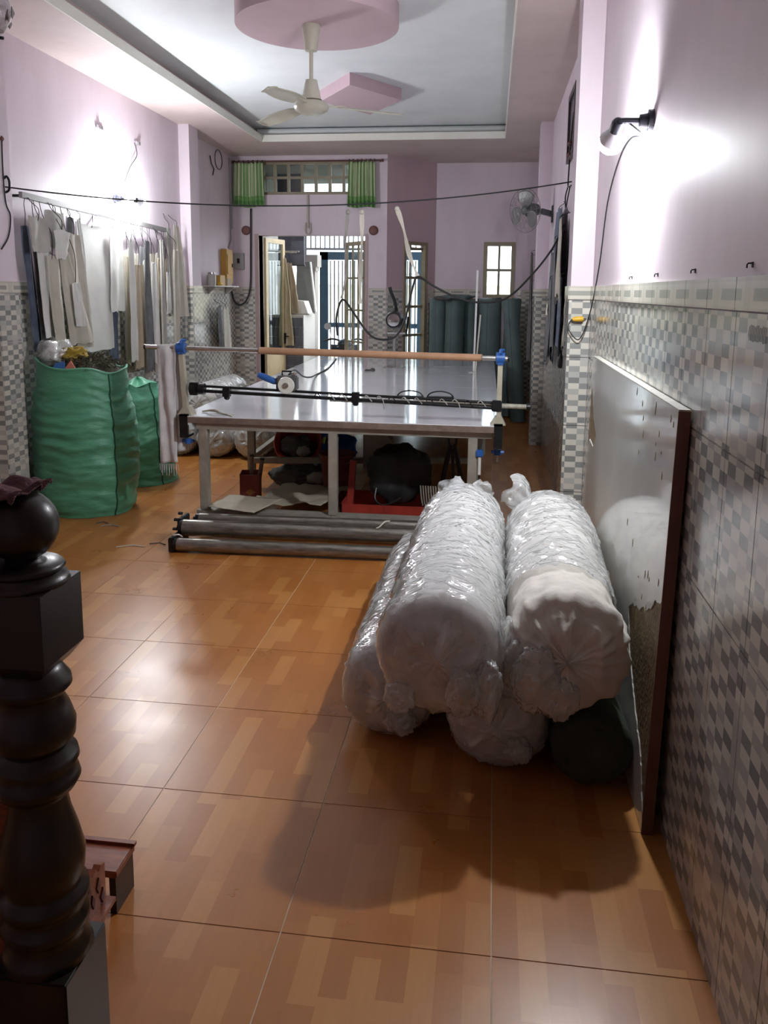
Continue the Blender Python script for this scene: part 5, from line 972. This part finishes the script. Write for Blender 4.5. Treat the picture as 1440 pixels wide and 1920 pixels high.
MB().box((-0.092, -0.092, 0.0), (0.092, 0.092, 0.352)).build('base_block', M['wood'], t, bevel=0.004)
r_ = MB().bar((-0.08, 0, 1.13), (-0.75, -0.12, 1.24), 0.055, 0.07).build('handrail', M['wood'], t)
t = thing('stair_panel', 'dark red wooden stair side panel behind the newel post', 'panel', (-1.25, 1.62, 0)); MB().box((-0.45, 0.0, 0.0), (0.22, 0.03, 0.80)).build('panel', M['redwood'], t); MB().box((-0.45, -0.012, 0.80), (0.225, 0.04, 0.84)).build('cap_rail', M['wood'], t)
for x in (-0.40, -0.10): MB().box((x, -0.012, 0.06), (x + 0.02, 0.0, 0.74)).build('moulding', M['wood'], t)
def towel(u, v):
    a = PI * (1.18 - 0.82 * u) ; rr_ = 0.088 + 0.010 * noise.noise(Vector((u * 6, v * 6, 2))) + 0.006 * math.sin(v * 16 + u * 5); b_ = (v - 0.5) * 1.9
    p = Vector((rr_ * math.cos(a) * math.cos(b_ * 0.8), rr_ * math.sin(b_ * 0.95), rr_ * math.sin(a) * math.cos(b_ * 0.55)))
    if u < 0.3: k = (0.3 - u) / 0.3; p.z = min(p.z, 0.05) - 0.11 * k; p.x -= 0.02 * k
    return p
t = thing('towel', 'mauve terry towel draped over the ball of the newel post', 'towel', (-0.957, 1.5, 1.34)); MB().grid(44, 36, towel, 0.008).build('cloth', M['mauve'], t, smooth='all')
mb = MB()
for k in range(37): p = towel(1.0, k / 36); q_ = towel(0.96, k / 36); mb.tube([p, p + (p - q_).normalized() * 0.010], 0.003, 4)
mb.build('hem', M['mauve'], t)
t = thing('carved_bench', 'low red brown carved wooden bench end beside the newel post', 'bench', (-1.04, 2.0, 0))
MB().box((-0.62, 0.0, 0.118), (0.005, 0.125, 0.14)).build('seat_board', M['redwood'], t, bevel=0.003); MB().box((-0.02, 0.004, 0.0), (0.0, 0.12, 0.117)).build('end_board', M['wood'], t); MB().box((-0.62, 0.112, 0.14), (0.01, 0.128, 0.150)).build('back_lip', M['redwood'], t)  # end board's dark wood holds the shadow on the bench end
ap = [(-0.24, 0.10), (-0.055, 0.10), (-0.055, 0.215), (-0.075, 0.222), (-0.09, 0.212), (-0.105, 0.23), (-0.125, 0.222), (-0.14, 0.236), (-0.16, 0.224), (-0.18, 0.236), (-0.20, 0.22), (-0.24, 0.23)]
o = MB().prism([(0.0, y, z) for y, z in ap], (-0.022, 0, 0)).build('carved_panel', M['redwood'], t)
for (y, z, s) in ((-0.10, 0.175, 1), (-0.13, 0.15, -1), (-0.15, 0.19, 1), (-0.19, 0.16, -1), (-0.08, 0.13, 1), (-0.17, 0.125, 1)): MB().prism([(0.004, y, z - 0.022), (0.004, y + 0.010, z), (0.004, y + 0.004 * s, z + 0.024), (0.004, y - 0.010, z + 0.002)], (-0.004, 0, 0)).build('carved_leaf', mat('carving_shade', (0.06, 0.015, 0.012), 0.3), o)  # dark colour puts the recess shade into the leaf shapes
MB().bar((0.012, -0.05, 0.10), (0.012, -0.30, 0.10), 0.03, 0.012).build('ledge', M['redwood'], t); MB().prism([(-0.002, -0.05, 0.094), (-0.002, -0.30, 0.094), (-0.002, -0.30, 0.0), (-0.002, -0.10, 0.0), (-0.002, -0.055, 0.05)], (-0.025, 0, 0)).build('leg', M['redwood'], t)

# ================================================================ BUNDLES AND THINGS BEHIND / UNDER THE TABLE
GB = 'wrapped bundles by the left wall'
for k, (p0, p1, r, lab) in enumerate((((-3.40, 8.38, 0.22), (-3.42, 9.4, 0.22), 0.20, 'plastic wrapped bundle on the floor against the left wall behind the sacks'), ((-2.95, 8.34, 0.215), (-2.97, 9.75, 0.215), 0.195, 'plastic wrapped bundle on the floor seen just left of the table leg'), ((-2.53, 8.30, 0.22), (-2.53, 9.70, 0.22), 0.19, 'plastic wrapped bundle on the floor seen between the table legs'), ((-3.16, 8.46, 0.575), (-3.2, 9.8, 0.575), 0.185, 'plastic wrapped bundle lying on top of the others by the wall'))):
    fabric_roll(lab, p0, p1, r, 10 + k * 1.3, mat('grey_bundle_cloth', (0.50, 0.46, 0.41), 0.9, c2=(0.37, 0.33, 0.29), vscale=6), amp=0.022, group=GB)
t = thing('plank', 'flat grey plank lying on the floor under the left side of the table', 'plank', (-2.17, 8.2, 0)); t.rotation_euler = (0, 0, 0.06); MB().box((-0.05, 0.0, 0.0), (0.10, 1.5, 0.06)).build('board', M['paper'], t); MB().box((-0.05, -0.002, 0.0), (0.10, 0.0, 0.06)).build('end_grain', M['edge'], t)
t = thing('carton_bin', 'maroon carton holding rolled offcuts on the floor under the table', 'carton', (-2.01, 6.58, 0)); t.rotation_euler = (0, 0, 0.2); s = 0.085
for lo, hi in (((-s, -s, 0), (s, -s + 0.006, 0.27)), ((-s, s - 0.006, 0), (s, s, 0.28)), ((-s, -s, 0), (-s + 0.006, s, 0.28)), ((s - 0.006, -s, 0), (s, s, 0.29))): MB().box(lo, hi).build('side', M['redpaper'], t)
MB().box((-s, -s, 0), (s, s, 0.006)).build('bottom', M['redpaper'], t); MB().prism([(-0.04, -s - 0.002, 0.12), (0.0, -s - 0.002, 0.09), (0.05, -s - 0.002, 0.12), (0.0, -s - 0.002, 0.15)], (0, 0.001, 0)).build('printed_mark', mat('faded_gold_print', (0.35, 0.16, 0.05), 0.6), t)
for x, dx, h in ((0.01, 0.0, 0.42), (0.045, 0.06, 0.39)):
    t = thing('offcut_tube', 'dark cardboard tube standing %s in the maroon carton' % ('upright' if dx == 0 else 'tilted'), 'tube', (-2.01 + x, 6.58, 0.012)); MB().tube([(0, 0, 0), (dx, 0.0, h)], 0.018, 12).build('tube', M['edge'], t, smooth=True); MB().tube([(dx * 0.98, 0, h * 0.97), (dx * 1.005, 0, h * 1.004)], 0.0195, 12).build('rim', M['iron'], t)
def sheet(name, label, pts, z, m, seed, amp=0.015, cat='paper'):
    c = Vector((sum(p[0] for p in pts) / 4, sum(p[1] for p in pts) / 4, z)); t = thing(name, label, cat, c); a, b, c2, d = [Vector((p[0], p[1], z)) - c for p in pts]
    def f(u, v): p = a.lerp(b, u).lerp(d.lerp(c2, u), v); p.z += amp * (1 + noise.noise(Vector((p.x * 6, p.y * 6, seed))) + 0.5 * noise.noise(Vector((p.x * 15, p.y * 15, seed)))); return p
    MB().grid(20, 14, f, 0.003).build('sheet', m, t, smooth='all'); return t
sheet('paper_sheet', 'beige paper sheet lying over the bottom rail at the left table leg', [(-2.05, 5.62), (-1.66, 5.50), (-1.56, 5.92), (-2.0, 5.98)], 0.222, M['paper'], 1, 0.008)
sheet('paper_sheet', 'crumpled beige paper sheet under the table beside the maroon carton', [(-1.86, 6.10), (-1.30, 6.12), (-1.15, 6.75), (-1.75, 6.80)], 0.10, M['paper'], 2, 0.04)
sheet('paper_sheet', 'small torn beige paper on the floor by the middle table leg', [(-1.40, 5.95), (-1.05, 6.0), (-0.98, 6.3), (-1.3, 6.25)], 0.03, M['paper'], 3, 0.03)
def bowl(name, label, loc, r, h, m, tilt, cat='basin'):
    t = thing(name, label, cat, loc); t.rotation_euler = tilt; MB().lathe([(r * 0.72, 0.0), (r * 0.95, h * 0.9), (r * 1.05, h), (r * 1.03, h), (r * 0.92, h * 0.9), (r * 0.68, 0.012)], 40).build('shell', m, t, smooth=True)
    MB().tube([(r * 1.05 * math.cos(2 * PI * k / 40), r * 1.05 * math.sin(2 * PI * k / 40), h) for k in range(41)], 0.009, 6, cap=False).build('rim', m, t); return t
bowl('red_basin', 'red plastic basin tipped towards the camera under the table', (-1.78, 7.50, 0.335), 0.215, 0.16, M['red'], (math.radians(64), 0, 0))
t = thing('stored_cloth', 'dark cloth bundle inside the tipped red basin', 'cloth', (-1.78, 7.36, 0.36)); blob(0.15, 0.07, 0.10, 3, 0.35).build('cloth', M['charcoal'], t, smooth='all'); blob(0.06, 0.04, 0.05, 5, 0.3, 24, 12, (0.06, -0.07, -0.03)).build('ball', M['greyrag'], t, smooth='all')
t = thing('blue_bag', 'blue plastic bag with a lime print behind the red basin', 'bag', (-1.60, 8.0, 0.22)); blob(0.26, 0.14, 0.20, 6, 0.18).build('bag', M['bluebag'], t, smooth='all')
for k in range(4): MB().prism([(-0.13 + k * 0.065, -0.145, 0.09), (-0.09 + k * 0.065, -0.15, 0.08), (-0.08 + k * 0.065, -0.13, 0.145), (-0.11 + k * 0.065, -0.12, 0.14)], (0, 0.03, 0)).build('lime_print', M['limeprint'], t)
t = thing('stored_cloth', 'dark folded cloth heap on the floor behind the crumpled paper', 'cloth', (-1.72, 7.20, 0.11)); blob(0.26, 0.14, 0.11, 8, 0.3).build('heap', M['charcoal'], t, smooth='all'); blob(0.09, 0.05, 0.05, 9, 0.35, 24, 12, (0.18, -0.12, 0.02)).build('grey_rag', M['greyrag'], t, smooth='all')
t = bowl('red_bucket', 'dark red plastic bucket standing under the middle of the table', (-1.32, 6.90, 0.0), 0.15, 0.40, M['redpaper'], (0, 0, 0), 'bucket'); MB().tube([(0.15 * math.cos(a), -0.02 - 0.1 * math.sin(a), 0.40 - 0.10 * math.sin(a)) for a in [PI * k / 12 for k in range(13)]], 0.004, 6).build('handle', M['bright'], t)
t = thing('card_panel', 'grey cardboard panel leaning behind the red crate under the table', 'cardboard', (-0.98, 7.0, 0.0)); MB().prism([(-0.12, 0, 0.25), (0.2, 0, 0.05), (0.28, 0.0, 0.38), (0.10, 0.0, 0.55), (-0.12, 0, 0.68)], (0.0, 0.01, 0)).build('panel', M['card2'], t); MB().prism([(0.10, -0.002, 0.55), (0.28, -0.002, 0.38), (0.285, -0.002, 0.36), (0.10, -0.002, 0.53)], (0, 0.012, 0)).build('edge', M['card3'], t)
t = thing('red_crate', 'flat red plastic crate under the right half of the table', 'crate', (-0.74, 6.35, 0.0)); W, D, Hh = 0.40, 0.24, 0.16
for lo, hi in (((-W, -D, 0.01), (W, -D + 0.012, Hh)), ((-W, D - 0.012, 0.01), (W, D, Hh)), ((-W, -D, 0.01), (-W + 0.012, D, Hh)), ((W - 0.012, -D, 0.01), (W, D, Hh))): MB().box(lo, hi).build('side', M['red'], t)
MB().box((-W, -D, 0.0), (W, D, 0.012)).build('bottom', M['red'], t); MB().box((-0.05, -D - 0.008, 0.085), (0.16, -D, 0.155)).build('label_plate', M['red'], t); MB().bar((-W + 0.03, 0, 0.0), (-W + 0.06, 0.02, 0.46), 0.05, 0.05).build('corner_post', M['red'], t)
for x in (-0.3, -0.15, 0.0, 0.15, 0.3): MB().box((x - 0.008, -D - 0.004, 0.02), (x + 0.008, -D, 0.15)).build('rib', M['red'], t)
t = thing('black_bag', 'large black bag sitting in the red crate under the table', 'bag', (-0.72, 6.45, 0.34)); blob(0.26, 0.19, 0.23, 11, 0.2, 44, 24).build('bag', mat('black_cloth_bag', (0.022, 0.023, 0.025), 0.6, c2=(0.035, 0.036, 0.038), vscale=5), t, smooth='all'); MB().tube(spline([(-0.15, -0.16, -0.05), (-0.16, -0.22, -0.16), (-0.08, -0.25, -0.2), (0.05, -0.22, -0.14)], 5), 0.008, 6).build('strap', M['black'], t)
t = thing('wire_coil', 'bundle of yellow and grey wire hanging by the black bag', 'wire', (-0.45, 6.25, 0.20)); random.seed(4)
for k in range(7): MB().tube(spline([(-0.07 + 0.02 * k, 0, 0.10), (-0.06 + 0.02 * k, -0.01, 0.0), (-0.05 + 0.018 * k, 0.01, -0.06 - 0.02 * random.random())], 5), 0.006, 6).build('wire', M['card3'] if k % 2 else M['greyrag'], t)
t = thing('folding_trestle', 'black iron A shaped trestle standing under the right end of the table', 'trestle', (-0.28, 6.40, 0.0))
for a, b in (((-0.02, 0, 0.60), (-0.13, -0.06, 0.0)), ((0.0, 0, 0.58), (0.03, 0.02, 0.0)), ((0.02, 0, 0.60), (0.15, -0.04, 0.0))): MB().bar(a, b, 0.026, 0.03).build('leg', M['iron'], t)
MB().tube([(-0.03, 0, 0.66), (-0.03, 0, 0.62), (0, 0, 0.59), (0.03, 0, 0.62), (0.03, 0, 0.66)], 0.009, 8).build('fork', M['iron'], t); MB().bar((-0.08, -0.03, 0.25), (0.09, -0.02, 0.25), 0.016).build('brace', M['iron'], t)
t = thing('hanging_tool', 'blue handled tool hanging under the right end of the table', 'tool', (-0.055, 5.66, 0.70)); MB().box((-0.025, -0.02, -0.03), (0.025, 0.02, 0.02)).build('handle', M['blue'], t, bevel=0.005); MB().tube([(0, 0, -0.03), (0, 0, -0.16)], 0.012, 10).build('shaft', M['card4'], t); MB().tube([(0, 0, -0.16), (0, 0, -0.22), (0.03, 0, -0.24)], 0.006, 6).build('tip', M['iron'], t)

# ================================================================ PORCH THINGS
hang('long beige coat hanging in the porch just inside the left door leaf', (-3.34, -3.20, 2.32), (-3.36, -3.12, 0.95), 12.68, M['beige'], 0.03, 2.5, 1.0, 'garments in the porch', 'coat', 'hanging_coat', hook=(12.68, 2.42), ax='x', taper=0.5, thick=0.012)
hang('tan garment hanging behind the long beige coat in the porch', (-3.30, -3.16, 2.25), (-3.28, -3.06, 1.46), 12.86, M['card3'], 0.03, 2.0, 4.0, 'garments in the porch', 'coat', 'hanging_coat', hook=(12.86, 2.42), ax='x', taper=0.5, thick=0.012)
t = thing('coat_rail', 'bright rail at the top of the porch coats', 'rail', (-3.3, 12.77, 2.43)); MB().tube([(-0.30, 0, 0), (0.25, 0, 0)], 0.012, 8).build('rail', M['bright'], t); MB().tube([(-0.25, 0.06, 0.0), (0.2, 0.06, -0.02)], 0.01, 8).build('hanger', M['bright'], t)
t = thing('porch_board', 'dark board filling the dark area high in the porch left of the post', 'board', (-3.0, 13.0, 2.65)); MB().box((-0.45, 0, -0.42), (-0.02, 0.03, 1.0)).build('board', M['slate'], t); MB().box((-0.46, -0.01, -0.44), (-0.01, 0.035, -0.42)).build('edge', M['iron'], t)  # slate board put in for the dark area beyond the left leaf
t = thing('display_board', 'grey green board propped in the porch beside the coats', 'board', (-3.10, 13.32, 1.44)); MB().prism([(-0.15, 0, 0), (0.20, 0, 0.03), (0.08, 0.12, 0.85), (-0.15, 0.12, 0.85)], (0, 0.03, 0)).build('board', mat('grey_green_board', (0.20, 0.21, 0.19), 0.6, var=0.2), t); MB().bar((0.20, 0, 0.03), (0.08, 0.12, 0.85), 0.03, 0.03).build('edge', M['card4'], t)
t = thing('white_box', 'white lidded foam box on the low tiled wall in the porch', 'box', (-3.15, 12.95, 1.452)); MB().prism([(-0.18, 0, 0), (0.20, 0, 0.0), (0.13, 0, 0.20), (-0.18, 0, 0.22)], (0, 0.35, 0)).build('box', M['card4'], t); MB().box((-0.19, -0.01, -0.02), (0.22, 0.36, 0.0)).build('lid', M['card2'], t)
t = thing('motor_scooter', 'dark blue motor scooter parked in the porch with its mirrors showing', 'scooter', (-2.45, 13.35, 0)); t.rotation_euler = (0, 0, 0.25)
for y, nm in ((-0.55, 'wheel'), (0.62, 'wheel')): 
    w_ = MB().lathe([(0.16, -0.05), (0.24, -0.05), (0.265, -0.03), (0.265, 0.03), (0.24, 0.05), (0.16, 0.05)], 32, (0, y, 0.266), 'x').build(nm, M['black'], t, smooth=True); MB().lathe([(0.02, -0.04), (0.16, -0.03), (0.16, 0.03), (0.02, 0.04)], 24, (0, y, 0.266), 'x').build('rim', M['bright'], w_, smooth=True)
def body(u, v): a = 2 * PI * u; y = -0.35 + 1.1 * v; w_ = 0.15 + 0.06 * math.sin(PI * v); h = 0.14 + 0.10 * math.sin(PI * min(1, v * 1.2)); return Vector((w_ * math.cos(a), y, 0.56 + h * math.sin(a) + 0.10 * v))
mb = MB().grid(28, 20, body, closed=True); mb.bm.faces.new(mb.R[0][::-1]); mb.bm.faces.new(mb.R[-1]); mb.build('body', M['motor'], t, smooth='all')
def shield(u, v): x = (u - 0.5) * 0.46; return Vector((x, -0.50 + 1.2 * x * x - 0.10 * v, 0.35 + 0.62 * v))
MB().grid(12, 10, shield, 0.02).build('front_shield', M['motor'], t, smooth='all'); blob(0.17, 0.42, 0.075, 5, 0.05, 32, 16, (0, 0.25, 0.84)).build('seat', M['black'], t, smooth='all')
MB().tube(spline([(-0.34, -0.46, 1.02), (-0.2, -0.52, 1.06), (0, -0.55, 1.02), (0.2, -0.52, 1.06), (0.34, -0.46, 1.02)], 5), 0.016, 8).build('handlebar', M['black'], t); blob(0.13, 0.10, 0.09, 4, 0.08, 24, 14, (0, -0.60, 0.98)).build('headlight', M['motor'], t, smooth='all')
for s in (-1, 1): m_ = MB().tube([(s * 0.22, -0.5, 1.05), (s * 0.26, -0.5, 1.22)], 0.007, 6).build('mirror_stem', M['chrome'], t); MB().lathe([(0.055, -0.01), (0.055, 0.01)], 20, (s * 0.28, -0.5, 1.26), 'y').build('mirror', M['chrome'], m_)
MB().bar((0.0, -0.55, 0.27), (0, -0.52, 0.95), 0.06).build('fork', M['iron'], t); MB().tube([(0.0, 0.62, 0.7), (0.0, 0.82, 0.85)], 0.012, 8).build('grab_rail', M['chrome'], t)

# ================================================================ ODDMENTS
t = thing('crystal_lamp', 'smoky crystal hanging lamp cut off by the top left corner of the photo', 'lamp', (-2.225, 3.5, 2.90))
MB().tube([(0, 0, 0.2), (0, 0, ZC - 2.90)], 0.008, 8).build('stem', M['gold'], t); MB().lathe([(0.02, 0.02), (0.07, 0.03), (0.10, 0.08), (0.105, 0.13), (0.09, 0.19), (0.03, 0.22)], 20).build('bowl', M['crystal'], t, smooth=True)
for k in range(12): a = 2 * PI * k / 12; MB().lathe([(0.002, -0.02), (0.014, 0.0), (0.002, 0.03)], 6, (0.105 * math.cos(a), 0.105 * math.sin(a), 0.08 + 0.03 * (k % 2))).build('crystal_drop', M['crystal'], t)
MB().tube([(-0.09, 0, 0.0), (0.0, 0, 0.005), (0.075, 0.0, -0.006)], 0.007, 8).build('lower_arm', M['iron'], t)
t = thing('wall_wire', 'thin dark wire hanging in loops on the near left pilaster', 'wire', (-3.61, 5.72, 2.5)); MB().tube(spline([(0, 0.06, 0.42), (0.005, 0.04, 0.2), (0.005, 0.05, -0.05), (0.005, 0.1, -0.15), (0.005, 0.06, -0.3), (0.005, -0.04, -0.40)], 6), 0.006, 6).build('wire', M['string'], t); MB().lathe([(0.012, -0.01), (0.02, 0.0), (0.012, 0.01)], 10, (0.0, 0.06, 0.40), 'x').build('clip', M['maroon'], t)
for k, (pts, m_, lab) in enumerate(((((-2.60, 5.25), (-2.5, 5.30), (-2.40, 5.29)), 'rope', 'pale thread lying on the floor left of the roller rack'), (((-2.40, 5.36), (-2.33, 5.38), (-2.28, 5.36)), 'charcoal', 'dark thread scrap on the floor by the roller rack bracket'), (((-2.95, 5.72), (-2.88, 5.76), (-2.80, 5.73)), 'greyrag', 'small grey lint tuft on the floor before the green sack'), (((-3.02, 5.78), (-2.98, 5.82), (-2.93, 5.80)), 'charcoal', 'small dark scrap on the floor before the green sack'), (((0.40, 7.05), (0.46, 7.1), (0.55, 7.08)), 'rope', 'pale thread on the floor beyond the two upper rolls'))):
    c = Vector((*pts[0], 0.004)); o = MB().tube([Vector((*p, 0.004 + 0.004 * (j == 1))) - c for j, p in enumerate(pts)], 0.004, 5).build('thread_scrap', M[m_], None, loc=c); tag(o, lab, 'thread')
